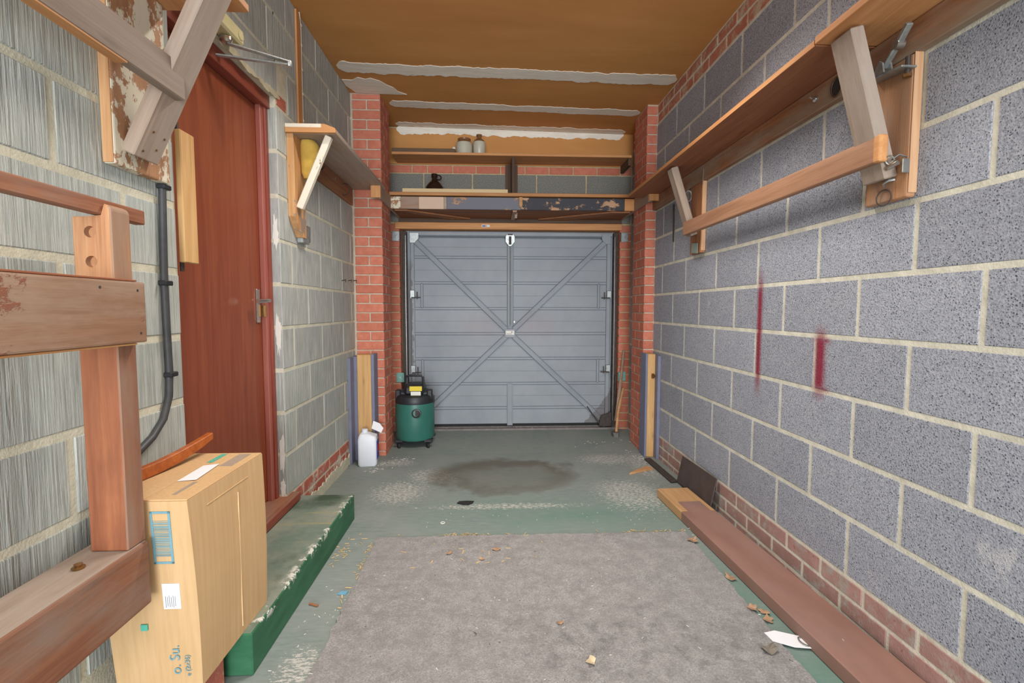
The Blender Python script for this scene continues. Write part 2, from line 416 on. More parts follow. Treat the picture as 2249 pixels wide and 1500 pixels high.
def beam_mat():
    n = NT('wood_red_oxide_paint'); o = n.obj(); s = n.sep(o)
    c = n.ramp(n.noise(n.mapv(o, (3, 10, 10)), 1.0, 5), .3, .7, C(134, 99, 88), C(150, 114, 102))
    c = n.mix(n.ramp(n.noise(o, 2.3, 5), .45, .7), c, n.mix(.35, c, C(140, 122, 116)))
    wd = n.ramp(n.noise(n.mapv(o, (4, 60, 60)), 1.0, 4), .3, .7, C(174, 134, 92), C(198, 156, 110))
    # bare timber at the far end with an oxide rectangle left in it
    far = n.math('GREATER_THAN', s[0], .665)
    strip = n.math('MULTIPLY', n.math('GREATER_THAN', s[0], .53), n.math('GREATER_THAN', n.math('ABSOLUTE', n.math('SUBTRACT', s[1], -.005)), .068))
    m = n.math('MAXIMUM', far, strip)
    c = n.mix(m, c, wd)
    sc = n.ramp(n.noise(n.mapv(o, (14, 40, 40)), 1.0, 3), .75, .77)
    c = n.mix(n.math('MULTIPLY', sc, .6), c, C(206, 200, 196))
    return n.out(c, .55, spec=.4)
M['oxide'] = beam_mat()

def card_mat():
    n = NT('cardboard'); o = n.obj()
    c = n.ramp(n.noise(n.mapv(o, (90, 90, 1.2)), 1.0, 3), .3, .7, C(198, 162, 118), C(210, 174, 130))
    c = n.mix(n.ramp(n.noise(o, 5, 5), .4, .7), c, n.mix(.3, c, C(186, 146, 100)))
    return n.out(c, .8, spec=.2)
M['card'] = card_mat()
M['print_blue'] = plain('box_print_blue', C(112, 156, 170), .8, 0, .06, 40)
M['print_grey'] = plain('box_print_grey', C(158, 140, 124), .8, 0, .06, 40)
M['ink_dark'] = plain('label_ink', C(120, 120, 122), .8)
M['crease'] = plain('card_crease', C(222, 188, 142), .8)
M['tube_glow'] = None

# ---------------------------------------------------------------- object helpers
def world_of(o):
    m = o.matrix_basis.copy()
    return m if o.parent is None else world_of(o.parent) @ o.matrix_parent_inverse @ m

def link(name, me, mats, parent=None, loc=(0, 0, 0), rot=None):
    o = D.objects.new(name, me)
    if isinstance(mats, str): mats = [mats]
    if mats and not me.materials:
        for m in mats: me.materials.append(M[m])
    COL.objects.link(o)
    loc = Vector(loc)
    if parent is not None:
        o.parent = parent
        o.matrix_parent_inverse = world_of(parent).inverted()
    o.location = loc
    if rot is not None: o.rotation_euler = rot.to_euler() if isinstance(rot, Matrix) else rot
    return o

def tag(o, label, cat=None, group=None, kind=None):
    o['label'] = label
    if cat: o['category'] = cat
    if group: o['group'] = group
    if kind: o['kind'] = kind
    return o

def thing(name, loc, label, cat, group=None):
    o = D.objects.new(name, None); COL.objects.link(o); o.location = loc; o.empty_display_size = .05
    return tag(o, label, cat, group)

def tomesh(bm, name, smooth=None):
    bmesh.ops.recalc_face_normals(bm, faces=bm.faces)
    me = D.meshes.new(name); bm.to_mesh(me); bm.free()
    if smooth:
        for p in me.polygons: p.use_smooth = True
        if smooth is not True: me.set_sharp_from_angle(angle=math.radians(smooth))
    return me

def add_box(bm, c, s, bev=0, seg=1, rot=None):
    r = bmesh.ops.create_cube(bm, size=1.0); vs = r['verts']
    for v in vs: v.co = Vector((v.co.x * s[0], v.co.y * s[1], v.co.z * s[2]))
    if bev:
        es = list({e for v in vs for e in v.link_edges})
        g = bmesh.ops.bevel(bm, geom=es, offset=bev, segments=seg, affect='EDGES', profile=.6)
        vs = list({v for f in g['faces'] for v in f.verts} | {v for v in vs if v.is_valid})
    for v in vs:
        co = v.co if rot is None else rot @ v.co
        v.co = co + Vector(c)
    return vs

_cache = {}
def box_mesh(s, bev=.0015, seg=1):
    k = (round(s[0], 4), round(s[1], 4), round(s[2], 4), bev, seg)
    bm = bmesh.new(); add_box(bm, (0, 0, 0), s, min(bev, min(s) * .3), seg)
    return tomesh(bm, 'box')

def frame_rot(d, up):
    x = Vector(d).normalized(); z = Vector(up); z = (z - x * z.dot(x)).normalized(); y = z.cross(x)
    return Matrix((x, y, z)).transposed().to_4x4()

def board(name, parent, mat, a, b, wid, thk, up=(0, 0, 1), bev=.002, seg=1):
    """Plank from a to b (centre line); wid along up, thk across. Local X is the grain."""
    a, b = Vector(a), Vector(b)
    me = box_mesh(((b - a).length, thk, wid), bev, seg)
    return link(name, me, mat, parent, (a + b) / 2, frame_rot(b - a, up))

def bx(name, parent, mat, x0, x1, y0, y1, z0, z1, axis='y', bev=.002, seg=1):
    c = ((x0 + x1) / 2, (y0 + y1) / 2, (z0 + z1) / 2)
    dx, dy, dz = abs(x1 - x0), abs(y1 - y0), abs(z1 - z0)
    if axis == 'x': a, b, wd, th, up = (x0, c[1], c[2]), (x1, c[1], c[2]), dz, dy, (0, 0, 1)
    elif axis == 'y': a, b, wd, th, up = (c[0], y0, c[2]), (c[0], y1, c[2]), dz, dx, (0, 0, 1)
    else: a, b, wd, th, up = (c[0], c[1], z0), (c[0], c[1], z1), dy, dx, (0, 1, 0)
    return board(name, parent, mat, a, b, wd, th, up, bev, seg)

def add_tube(bm, pts, r, n=8, cap=True):
    pts = [Vector(p) for p in pts]; rings = []
    up = Vector((0, 0, 1))
    for i, p in enumerate(pts):
        t = (pts[min(i + 1, len(pts) - 1)] - pts[max(i - 1, 0)]).normalized()
        u = up - t * up.dot(t)
        if u.length < 1e-3: u = Vector((1, 0, 0)) - t * t.x
        u.normalize(); v = t.cross(u); up = u
        rr = r[i] if isinstance(r, (list, tuple)) else r
        rings.append([bm.verts.new(p + (u * math.cos(2 * pi * k / n) + v * math.sin(2 * pi * k / n)) * rr) for k in range(n)])
    for a, b in zip(rings, rings[1:]):
        for k in range(n): bm.faces.new((a[k], a[(k + 1) % n], b[(k + 1) % n], b[k]))
    if cap: bm.faces.new(rings[0][::-1]); bm.faces.new(rings[-1])

def tube(name, parent, mat, pts, r, n=8):
    c = sum((Vector(p) for p in pts), Vector()) / len(pts)
    bm = bmesh.new(); add_tube(bm, [Vector(p) - c for p in pts], r, n)
    return link(name, tomesh(bm, name, 40), mat, parent, c)

def ring(name, parent, mat, c, R, r, normal, n=20, squash=1.0, frm=0, to=2 * pi):
    q = frame_rot(normal, (0, 0, 1) if abs(Vector(normal).normalized().z) < .9 else (1, 0, 0)).to_3x3()
    bm = bmesh.new(); m = n; pts = []
    full = abs(to - frm - 2 * pi) < 1e-4
    for i in range(m + (0 if full else 1)):
        a = frm + (to - frm) * i / m
        pts.append(q @ Vector((0, math.cos(a) * R * squash, math.sin(a) * R)))
    if full: pts += pts[:2]
    add_tube(bm, pts, r, 6, not full)
    return link(name, tomesh(bm, name, 50), mat, parent, c)

def add_lathe(bm, prof, n=28, c=(0, 0, 0), sx=1, sy=1, ax='z'):
    rings = []
    for r, z in prof:
        rr = max(r, 1e-4)
        rings.append([bm.verts.new((c[0] + math.cos(2 * pi * k / n) * rr * sx, c[1] + math.sin(2 * pi * k / n) * rr * sy, c[2] + z)) for k in range(n)])
    for a, b in zip(rings, rings[1:]):
        for k in range(n): bm.faces.new((a[k], a[(k + 1) % n], b[(k + 1) % n], b[k]))
    bm.faces.new(rings[0][::-1]); bm.faces.new(rings[-1])

def lathe(name, parent, mat, loc, prof, n=28, rot=None, sx=1, sy=1, ang=35):
    bm = bmesh.new(); add_lathe(bm, prof, n, sx=sx, sy=sy)
    return link(name, tomesh(bm, name, ang), mat, parent, loc, rot)

def add_prism(bm, poly, h, org=(0, 0, 0), ux=(1, 0, 0), uy=(0, 1, 0)):
    ux, uy, o = Vector(ux), Vector(uy), Vector(org); nz = ux.cross(uy).normalized() * h
    a = [bm.verts.new(o + ux * x + uy * y) for x, y in poly]; b = [bm.verts.new(v.co + nz) for v in a]
    n = len(a)
    bm.faces.new(a[::-1]); bm.faces.new(b)
    for i in range(n): bm.faces.new((a[i], a[(i + 1) % n], b[(i + 1) % n], b[i]))

def prism(name, parent, mat, poly, h, org, ux, uy, bev=0, loc=None):
    """Extruded outline; origin of the object at org."""
    bm = bmesh.new(); add_prism(bm, poly, h, (0, 0, 0), ux, uy)
    if bev: bmesh.ops.bevel(bm, geom=bm.edges[:], offset=bev, segments=1, affect='EDGES')
    return link(name, tomesh(bm, name), mat, parent, org)

def boxes(name, parent, mat, lst, bev=0):
    """Several touching boxes of one piece (x0,x1,y0,y1,z0,z1)."""
    bm = bmesh.new()
    xs = [l for l in lst]; c = Vector((sum((l[0] + l[1]) / 2 for l in xs), sum((l[2] + l[3]) / 2 for l in xs), sum((l[4] + l[5]) / 2 for l in xs))) / len(xs)
    for l in lst:
        add_box(bm, Vector(((l[0] + l[1]) / 2, (l[2] + l[3]) / 2, (l[4] + l[5]) / 2)) - c, (abs(l[1] - l[0]), abs(l[3] - l[2]), abs(l[5] - l[4])), bev)
    return link(name, tomesh(bm, name), mat, parent, c)

unit = {}
def unit_piece(name, parent, mat, x0, x1, y0, y1, z0, z1, bev=.004, jit=0.0):
    """Brick or block; meshes of one size and finish are shared."""
    s = (round(x1 - x0, 3), round(y1 - y0, 3), round(z1 - z0, 3)); k = (s, mat, bev)
    if k not in unit:
        me = box_mesh(s, bev); me.name = name; me.materials.append(M[mat]); unit[k] = me
    j = random.uniform(-jit, jit)
    return link(name, unit[k], None, parent, ((x0 + x1) / 2 + (j if abs(x1 - x0) > 0 else 0), (y0 + y1) / 2, (z0 + z1) / 2))

# ================================================================ STRUCTURE
# floor (rises a little toward the garage door)
bm = bmesh.new()
prof = [(-4.0, 0), (3.95, 0), (4.58, .026), (4.80, .030), (5.2, .03)]
top = [(bm.verts.new((XL - .3, y, z)), bm.verts.new((XR + .3, y, z))) for y, z in prof]
bot = [(bm.verts.new((XL - .3, y, -.1)), bm.verts.new((XR + .3, y, -.1))) for y, z in prof]
for i in range(len(prof) - 1):
    bm.faces.new((top[i][0], top[i][1], top[i + 1][1], top[i + 1][0])); bm.faces.new((bot[i][0], bot[i + 1][0], bot[i + 1][1], bot[i][1]))
    bm.faces.new((top[i][0], top[i + 1][0], bot[i + 1][0], bot[i][0])); bm.faces.new((top[i][1], bot[i][1], bot[i + 1][1], top[i + 1][1]))
bm.faces.new((top[0][0], bot[0][0], bot[0][1], top[0][1])); bm.faces.new((top[-1][0], top[-1][1], bot[-1][1], bot[-1][0]))
floor = link('floor', tomesh(bm, 'floor'), 'floor')
tag(floor, 'concrete garage floor in worn grey-green paint with an oil stain', kind='structure')

# ceiling
bm = bmesh.new()
def ceil_slab(bm, y0, y1, t=.05):
    vs = []
    for x in (XL - .12, XR + .12):
        for y in (y0, y1):
            for z in (0, t): vs.append(bm.verts.new((x, y, ceil_z(x) + z)))
    for f in ((0, 2, 3, 1), (4, 5, 7, 6), (0, 1, 5, 4), (2, 6, 7, 3), (1, 3, 7, 5), (0, 4, 6, 2)): bm.faces.new([vs[i] for i in f])
ceil_slab(bm, YB, 4.72)
ceiling = link('ceiling', tomesh(bm, 'ceiling'), 'ceiling')
tag(ceiling, 'brown hardboard ceiling with rough white filler along its joints', kind='structure')

# jagged filler strips on the ceiling joints and on the board above the shelf
def jag_strip(name, parent, mat, org, ux, uy, L, w0, w1, h, step=.018, amp=.010, seed=0, skew=0.0):
    rr = random.Random(seed); lo, hi = [], []; n = int(L / step); a = b = 0.0
    for i in range(n + 1):
        x = L * i / n
        a = .72 * a + rr.uniform(-1, 1) * amp; b = .72 * b + rr.uniform(-1, 1) * amp
        e = min(1.0, min(x, L - x) / .05 + .25)
        mid = (w0 + w1) / 2 + skew * (x / L - .5)
        lo.append((x, mid + (w0 - (w0 + w1) / 2 + a) * e)); hi.append((x, mid + (w1 - (w0 + w1) / 2 + b) * e))
    bm = bmesh.new(); ux, uy = Vector(ux), Vector(uy); nz = ux.cross(uy).normalized() * h
    L1 = [[bm.verts.new(ux * x + uy * y + d) for x, y in s] for s in (lo, hi) for d in (Vector(), nz)]
    lo0, lo1, hi0, hi1 = L1
    for i in range(n):
        bm.faces.new((lo1[i], lo1[i + 1], hi1[i + 1], hi1[i])); bm.faces.new((lo0[i], hi0[i], hi0[i + 1], lo0[i + 1]))
        bm.faces.new((lo0[i], lo0[i + 1], lo1[i + 1], lo1[i])); bm.faces.new((hi0[i], hi1[i], hi1[i + 1], hi0[i + 1]))
    bm.faces.new((lo0[0], lo1[0], hi1[0], hi0[0])); bm.faces.new((lo0[n], hi0[n], hi1[n], lo1[n]))
    return link(name, tomesh(bm, name), mat, parent, org)
cdir = Vector((1, 0, -.018)).normalized()
for x0, x1, y0, y1, sd, am in ((-1.05, 1.33, 3.44, 3.585, 3, .009), (-.81, 1.25, 4.035, 4.15, 8, .007), (-.845, 1.25, 4.48, 4.575, 21, .010)):
    jag_strip('plaster_strip', ceiling, 'plaster', (x0, 0, ceil_z(x0) - .0005), cdir, (0, 1, 0), x1 - x0, y0, y1, -.003, amp=am, seed=sd)
pp = [(-1.075, 3.70), (-1.0, 3.70), (-.95, 3.655), (-.90, 3.68), (-.86, 3.66), (-.80, 3.70), (-.76, 3.76), (-.72, 3.80), (-.70, 3.86), (-.64, 3.91), (-.72, 3.915), (-.84, 3.915), (-1.03, 3.915), (-1.05, 3.85), (-1.075, 3.80)]
prism('plaster_patch', ceiling, 'plaster', [(x + 1.075, y - 3.7) for x, y in pp], -.003, (-1.075, 3.7, ceil_z(-1.075) - .0005), cdir, (0, 1, 0))

# -------- right wall: mortar bed + blocks + brick plinth and top courses
wall_r = bx('wall_right', None, 'mortar_r', XR + .0022, XR + .12, YB, 4.75, -.02, 2.86, 'y', 0)
tag(wall_r, 'grey concrete block wall on the right with two red sprayed marks', kind='structure')
RL = [1.308 + .225 * k for k in range(-5, 6)]           # course lines .183 .. 2.433
rows = list(zip(RL, RL[1:])) + [(2.433, 2.662)]
for i, (z0, z1) in enumerate(rows):
    ph = 3.514 if (i % 2 == 0) else 3.514 + .225
    ys = [ph - .45 * k for k in range(-3, 9)]
    for y in ys:
        a, b = max(y - .45 + .0085, .3), min(y - .0085, 4.59)
        if b - a < .03: continue
        unit_piece('block', wall_r, 'block_r', XR, XR + .10, a, b, z0 + .0095, z1 - .0095, .0016, .0006)
def brick_row(parent, mat, x0, x1, z0, z1, y0, y1, ph, depth_first=True):
    k = 0; y = ph
    while y > y0: y -= .225
    while y < y1:
        a, b = max(y + .005, y0), min(y + .22, y1)
        if b - a > .02: unit_piece('brick', parent, mat, x0, x1, a, b, z0 + .005, z1 - .005, .004, .001)
        y += .225
brick_row(wall_r, 'brick_pl', XR, XR + .1, .108, .183, .4, 4.59, .05)
brick_row(wall_r, 'brick_pl', XR, XR + .1, .033, .108, .4, 4.59, .1625)
brick_row(wall_r, 'brick_pl', XR, XR + .1, -.042, .033, .4, 4.59, .05)
brick_row(wall_r, 'brick_top', XR, XR + .1, 2.664, 2.739, 1.2, 4.59, .09)
brick_row(wall_r, 'brick_top', XR, XR + .1, 2.739, 2.814, 1.2, 4.59, .2025)

# -------- left wall with the doorway
DY0, DY1, DZ1 = 1.745, 2.576, 2.262                     # doorway in the wall
wall_l = boxes('wall_left', None, 'mortar_l', [
    (XL - .11, XL - .003, YB, DY0, -.02, 2.88), (XL - .11, XL - .003, DY1, 4.75, -.02, 2.88), (XL - .11, XL - .003, DY0 - .01, DY1 + .01, DZ1, 2.88)])
tag(wall_l, 'pale grey combed block wall on the left with a doorway', kind='structure')
LLN = [1.318 + .225 * k for k in range(-5, 7)]          # .193 .. 2.668
lrows = list(zip(LLN, LLN[1:])) + [(2.668, 2.868)]
rl = random.Random(4)
for i, (z0, z1) in enumerate(lrows):
    odd = i % 2 == 1
    far0 = 2.719 if odd else 2.494
    spans = []
    if z1 <= 2.23:
        y = 1.505 if odd else 1.28
        cuts = [y - .45 * k for k in range(0, 4)][::-1] + ([DY0 + .0] if True else [])
        if not odd: cuts.insert(-1, 1.73) if False else None
        cuts = sorted(set(cuts))
        spans += [(a, b) for a, b in zip(cuts, cuts[1:])]
        y = far0
        cuts = [DY1] + [far0 + .45 * k for k in range(0, 6) if far0 + .45 * k > DY1 + .05 and far0 + .45 * k < 4.6] + [4.6]
        spans += list(zip(cuts, cuts[1:]))
    else:
        ph = far0
        cuts = [ph + .45 * k for k in range(-5, 6)]
        cuts = [c for c in cuts if .3 < c < 4.6] + [4.6]
        spans = list(zip(cuts, cuts[1:]))
    for a, b in spans:
        zz0 = z0
        if z0 < DZ1 < z1:
            if b > DY0 - .12 and a < DY1 + .12: continue     # lintel course
        lip = b - a < .03
        if lip: continue
        nearw = b < 1.8
        mt = 'block_l' if (nearw or rl.random() < .45) else 'block_l2'
        gj = .011 if nearw else .008
        ga = 0 if abs(a - DY1) < .001 else gj; gb = 0 if abs(b - DY0) < .001 else gj
        unit_piece('block', wall_l, mt, XL - .10, XL, a + ga, b - gb, zz0 + gj, z1 - gj, .003, .001)
# lintel over the doorway with broken plaster edge
M['lintel'] = mortar('lintel_plaster', C(176, 168, 142), C(200, 192, 166))
unit_piece('lintel', wall_l, 'block_l2', XL - .10, XL + .001, DY0 - .14, DY1 + .02, DZ1 + .002, 2.437, .006)
unit_piece('brick', wall_l, 'brick_pll', XL - .10, XL, DY1 + .005, DY1 + .13, 2.225, 2.29, .005)
jag_strip('plaster_lip', wall_l, 'lintel', (XL - .002, DY0 + .1, DZ1 - .012), (0, 1, 0), (0, 0, 1), DY1 - DY0 - .06, .006, .028, .006, seed=5, amp=.006)
# painted white smears up the far reveal
M['reveal'] = mortar('reveal_whitewash', C(176, 172, 164), C(226, 224, 220))
# brick plinth under the far part of the left wall, ragged mortar skirt
brick_row(wall_l, 'brick_pll', XL - .1, XL, .118, .193, 2.60, 4.58, .10)
brick_row(wall_l, 'brick_pll', XL - .1, XL - .001, .043, .118, 2.60, 4.58, .02)
jag_strip('mortar_skirt', wall_l, 'mortar_l', (XL - .001, 2.62, 0), (0, 1, 0), (0, 0, 1), 1.12, -.005, .075, .007, seed=9, amp=.012)
M['whitewash'] = plain('whitewash_smear', C(222, 219, 210), .9, 0, .06, 30)
rv = random.Random(12)
for zc, hh in ((1.06, .13), (1.58, .10), (.42, .12), (.24, .06)):
    pts = []
    for k in range(22):
        a = 2 * pi * k / 22; r = rv.uniform(.55, 1.0)
        pts.append((.018 * math.cos(a) * r, hh * math.sin(a) * r))
    prism('whitewash_patch', wall_l, 'whitewash', pts, .0015, (XL - .022, DY1 - .0003, zc), (1, 0, 0), (0, 0, 1))

# -------- brick pillars
def courses(zmax):
    out = [(-.039, .036)]; z = .036
    while z < zmax: out.append((z, z + .075)); z += .075
    return out
PXL, PXR = -.848, 1.257
pil_l = bx('wall_pillar_left', None, 'mortar_b', XL - .01, PXL - .005, YP + .005, 4.242, -.02, 2.90, 'z', 0)
tag(pil_l, 'red brick pier on the left beside the garage door', kind='structure')
for i, (z0, z1) in enumerate(courses(2.82)):
    a, b = z0 + .005, min(z1 - .005, 2.852)
    x1 = PXL; x0 = PXL - .215
    if i % 2 == 0:
        unit_piece('brick', pil_l, 'brick', x0, x1, YP, YP + .1025, a, b, .004, .0008)
        unit_piece('brick', pil_l, 'brick', x1 - .1025, x1, YP + .1125, YP + .3275, a, b, .004, .0008)
    else:
        unit_piece('brick', pil_l, 'brick', x0, x0 + .1025, YP, YP + .215, a, b, .004, .0008)
        unit_piece('brick', pil_l, 'brick', x1 - .1025, x1, YP, YP + .215, a, b, .004, .0008)
        unit_piece('brick', pil_l, 'brick', x0, x1, YP + .225, YP + .3275, a, b, .004, .0008)
pil_r = bx('wall_pillar_right', None, 'mortar_b', PXR + .005, XR + .01, YP + .005, 4.242, -.02, 2.84, 'z', 0)
tag(pil_r, 'narrow red brick pier on the right beside the garage door', kind='structure')
for i, (z0, z1) in enumerate(courses(2.76)):
    a, b = z0 + .005, min(z1 - .005, 2.815)
    if i % 2 == 0:
        unit_piece('brick', pil_r, 'brick', PXR, PXR + .083, YP, YP + .1025, a, b, .004, .0008)
        unit_piece('brick', pil_r, 'brick', PXR, PXR + .083, YP + .1125, YP + .3275, a, b, .004, .0008)
    else:
        unit_piece('brick', pil_r, 'brick', PXR, PXR + .083, YP, YP + .215, a, b, .004, .0008)
        unit_piece('brick', pil_r, 'brick', PXR, PXR + .083, YP + .225, YP + .3275, a, b, .004, .0008)

# -------- far wall: jambs, blocks, one brick course, brown board above
wall_f = boxes('wall_far', None, 'mortar_far', [(XL, -.845, YF + .004, YF + .12, -.02, 2.03), (1.24, XR, YF + .004, YF + .12, -.02, 2.03), (XL, XR, YF + .004, YF + .12, 2.03, 2.86)])
tag(wall_f, 'end wall of brick jambs and grey blocks around the garage door', kind='structure')
for i, (z0, z1) in enumerate(courses(1.95)):
    sh = .11 if i % 2 else 0
    unit_piece('brick', wall_f, 'brick', XL + .01 + sh, -.84, YF, YF + .10, z0 + .005, z1 - .005, .004, .0008)
    unit_piece('brick', wall_f, 'brick', 1.234, XR - .002, YF, YF + .10, z0 + .005, z1 - .005, .004, .0008)
bxs = [-1.06, -.609, -.160, .290, .439 + .0, .906, 1.34]
for z0, z1, cuts in ((2.218, 2.443, [-1.06, -.609, -.160, .205, .439, .906, 1.338]), (1.993, 2.218, [-1.06, -.83, -.38, .07, .52, .97, 1.338])):
    for a, b in zip(cuts, cuts[1:]):
        if a == -.160: b2 = .0
        unit_piece('block', wall_f, 'block_far', a + .006, b - .006, YF, YF + .1, z0 + .005, z1 - .005, .004, .001)
bc = [-.95, -.716, -.574, -.342, -.125, .103, .329, .554, .781, 1.008, 1.229, 1.338]
for a, b in zip(bc, bc[1:]): unit_piece('brick', wall_f, 'brick', a + .005, b - .005, YF, YF + .1, 2.448, 2.513, .004, .001)
board_f = bx('hardboard_panel', wall_f, 'ceiling', -1.0, XR, YF - .012, YF + .003, 2.522, 2.84, 'x', .001)
jag_strip('plaster_strip', wall_f, 'plaster', (-.85, YF - .0125, 2.785), (1, 0, 0), (0, 0, 1), 2.10, 0, .078, .003, seed=31, amp=.008, skew=-.02)

# timber head above the garage door
head = bx('trim_1', None, 'pine_orange', -.875, 1.245, YF - .03, YF + .10, 1.932, 1.992, 'x', .003)
tag(head, 'orange timber beam running across above the garage door', kind='structure')
lb = boxes('maker_label', head, 'white_label', [(-.075, .0, YF - .0315, YF - .0300, 1.952, 1.974)])
boxes('label_print', lb, 'blue_label', [(-.070, -.040, YF - .0322, YF - .0314, 1.956, 1.968)])
boxes('label_print', lb, 'red_label', [(-.038, -.028, YF - .0322, YF - .0314, 1.958, 1.966)])
dk = bx('trim_2', None, 'dark_wood', -.845, 1.245, YF - .012, YF + .004, 1.994, 2.035, 'x', .002)  # dark board fills what is only a shaded gap below the shelf
tag(dk, 'dark strip put in for the shaded gap under the low shelf', kind='structure')
# threshold
th = boxes('trim_3', None, 'threshold', [(-.86, 1.25, 4.60, 4.80, .02, .042), (-.86, 1.25, 4.66, 4.80, .04, .055)], .003)
tag(th, 'dusty concrete threshold strip along the foot of the garage door', kind='structure')

# ================================================================ GARAGE DOOR
gx0, gx1, gz0, gz1 = -.782, 1.196, .072, 1.918
gd = D.objects.new('door_2', None); COL.objects.link(gd); gd.location = (.207, YD, .06)
tag(gd, 'grey-blue steel up-and-over garage door with crossed braces', kind='structure')
G = lambda name, lst, mat='gdoor', bev=.0015: boxes(name, gd, mat, lst, bev)
npan = 8; ph = .2302; zt = gz1 - .005
edges = [gz1 - .038 - 0]
zr = [1.74, 1.515, 1.292, 1.070, .846, .622, .400, .178]  # centres of the pressed rails, from the top
tops = [gz1 - .03] + [z - .012 for z in zr]; bots = [z + .012 for z in zr] + [gz0]
rails = zr
zr2 = []
# measured rail centres (z) from the photograph's door
RZ = [1.682, 1.440, 1.196, .955, .714, .470, .232]
lines = [gz1 - .045] + RZ + [gz0 + .0]
for a, b in zip(lines, lines[1:]):
    t, bo = a - .014, b + .014
    if b == lines[-1]: bo = b
    mid = (t + bo) / 2
    if t - bo > .16:
        G('panel', [(gx0 + .03, gx1 - .03, YD + .012, YD + .022, mid + .0015, t), (gx0 + .03, gx1 - .03, YD + .012, YD + .022, bo, mid - .0015), (gx0 + .03, gx1 - .03, YD + .0155, YD + .024, bo, t)], bev=.001)
    else:
        G('panel', [(gx0 + .03, gx1 - .03, YD + .012, YD + .024, bo, t)])
for z in RZ:
    G('rail', [(gx0 + .04, gx1 - .045, YD + .004, YD + .022, z - .0105, z + .0105)], bev=.003)
    G('rail_groove', [(gx0 + .04, gx1 - .045, YD + .0085, YD + .023, z - .0145, z + .0145)], 'gline', 0)
# boxed ends on two of the panel rows
for zt_, zb_ in ((1.440, 1.196), (.714, .470)):
    for x in (gx0 + .125, gx1 - .155):
        G('panel_end', [(x, x + .02, YD + .004, YD + .022, zb_, zt_)], bev=.003)
        G('panel_end_groove', [(x - .004, x + .024, YD + .0085, YD + .023, zb_, zt_)], 'gline', 0)
for x0, x1 in ((gx0 + .035, gx0 + .068), (gx1 - .072, gx1 - .036)):
    G('stile', [(x0, x1, YD - .012, YD + .02, gz0 - .01, gz1 - .01)], bev=.003)
G('top_rail', [(gx0 + .03, gx1 - .02, YD - .012, YD + .02, gz1 - .034, gz1)], bev=.003)
G('top_rail_groove', [(gx0 + .12, gx1 - .12, YD + .006, YD + .022, gz1 - .045, gz1 - .034)], 'gline', 0)
G('bottom_seal', [(gx0 + .06, gx1 - .06, YD + .0, YD + .03, gz0 - .028, gz0 + .004)], 'black_rubber')
cxm = .192
def channel(name, a, b, wd, par=gd):
    """Pressed steel channel with two raised edges."""
    a, b = Vector(a), Vector(b); q = frame_rot(b - a, (0, -1, 0)); L = (b - a).length; c = (a + b) / 2
    bm = bmesh.new()
    add_box(bm, (0, 0, 0), (L, wd, .010), .002); 
    for s in (-1, 1): add_box(bm, (0, s * wd * .40, .007), (L, wd * .20, .008), .002)
    add_box(bm, (0, 0, .006), (L, wd * .16, .006), .001)
    return link(name, tomesh(bm, name), 'gdoor', par, c, q)
ctr = (cxm, YD - .006, .962)
for ex, ez in ((gx0 + .075, 1.835), (gx1 - .085, 1.835), (gx0 + .07, .105), (gx1 - .10, .11)):
    d = (Vector((ex, YD - .006, ez)) - Vector(ctr)).normalized()
    channel('brace', Vector(ctr) + d * .05, (ex, YD - .006, ez), .044)
for ex, ez in ((gx0 + .075, 1.835), (gx1 - .085, 1.835), (gx0 + .07, .105), (gx1 - .10, .11)):
    d = (Vector((ex, YD + .003, ez)) - Vector((cxm, YD + .003, .962))).normalized()
    board('brace_shade_line', gd, 'gline', Vector((cxm, YD + .003, .962)) + d * .05, (ex, YD + .003, ez), .053, .006, d.cross(Vector((0, 1, 0))), 0)  # dark strip behind each brace, painted in as its shadow line
board('centre_shade_line', gd, 'gline', (cxm + .002, YD + .003, 1.80), (cxm + .002, YD + .003, 1.03), .060, .006, (1, 0, 0), 0)  # the same painted shadow line for the centre rail
channel('centre_rail', (cxm + .002, YD - .004, 1.80), (cxm + .002, YD - .004, 1.03), .052)
channel('centre_rail', (cxm, YD - .004, .47), (cxm, YD - .004, .062), .052)
tube('latch_rod', gd, 'galv', [(cxm + .003, YD - .024, 1.78), (cxm + .003, YD - .024, 1.04)], .006)
G('centre_plate', [(cxm - .052, cxm + .052, YD - .016, YD + .004, .915, 1.005)], bev=.006)
lp = G('maker_plate', [(cxm - .041, cxm + .041, YD - .020, YD - .0155, .945, .985)], 'white_label')
boxes('plate_print', lp, 'ink_dark', [(cxm + .012, cxm + .024, YD - .0206, YD - .0196, .966, .976), (cxm - .034, cxm + .018, YD - .0206, YD - .0196, .953, .957)])
G('leak_backing', [(-.84, 1.238, YD + .05, YD + .065, .03, 1.96)], 'gdoor', 0)  # backing sheet added to block light leaking round the door
# latch gear at the top
lg = prism('latch_case', gd, 'galv', [(-.045, .03), (-.032, .055), (.032, .055), (.045, .03), (.045, -.02), (.012, -.062), (-.012, -.062), (-.045, -.02)], .018, (cxm, YD - .018, 1.845), (1, 0, 0), (0, 0, 1), .003)
boxes('latch_slot', lg, 'dark_metal', [(cxm - .012, cxm + .012, YD - .040, YD - .034, 1.80, 1.876), (cxm - .026, cxm + .026, YD - .040, YD - .034, 1.888, 1.897)])
boxes('latch_pin', gd, 'zinc', [(cxm + .034, cxm + .046, YD - .03, YD - .01, 1.06, 1.08)], .002)
for s, x in ((1, gx0 + .075), (-1, gx1 - .085)):
    prism('corner_plate', gd, 'galv' if s > 0 else 'gdoor', [(-.045 * s, .045), (.04 * s, .045), (.04 * s, -.01), (.0, -.05), (-.045 * s, -.05)], .012, (x, YD - .012, 1.862), (1, 0, 0), (0, 0, 1), .002)
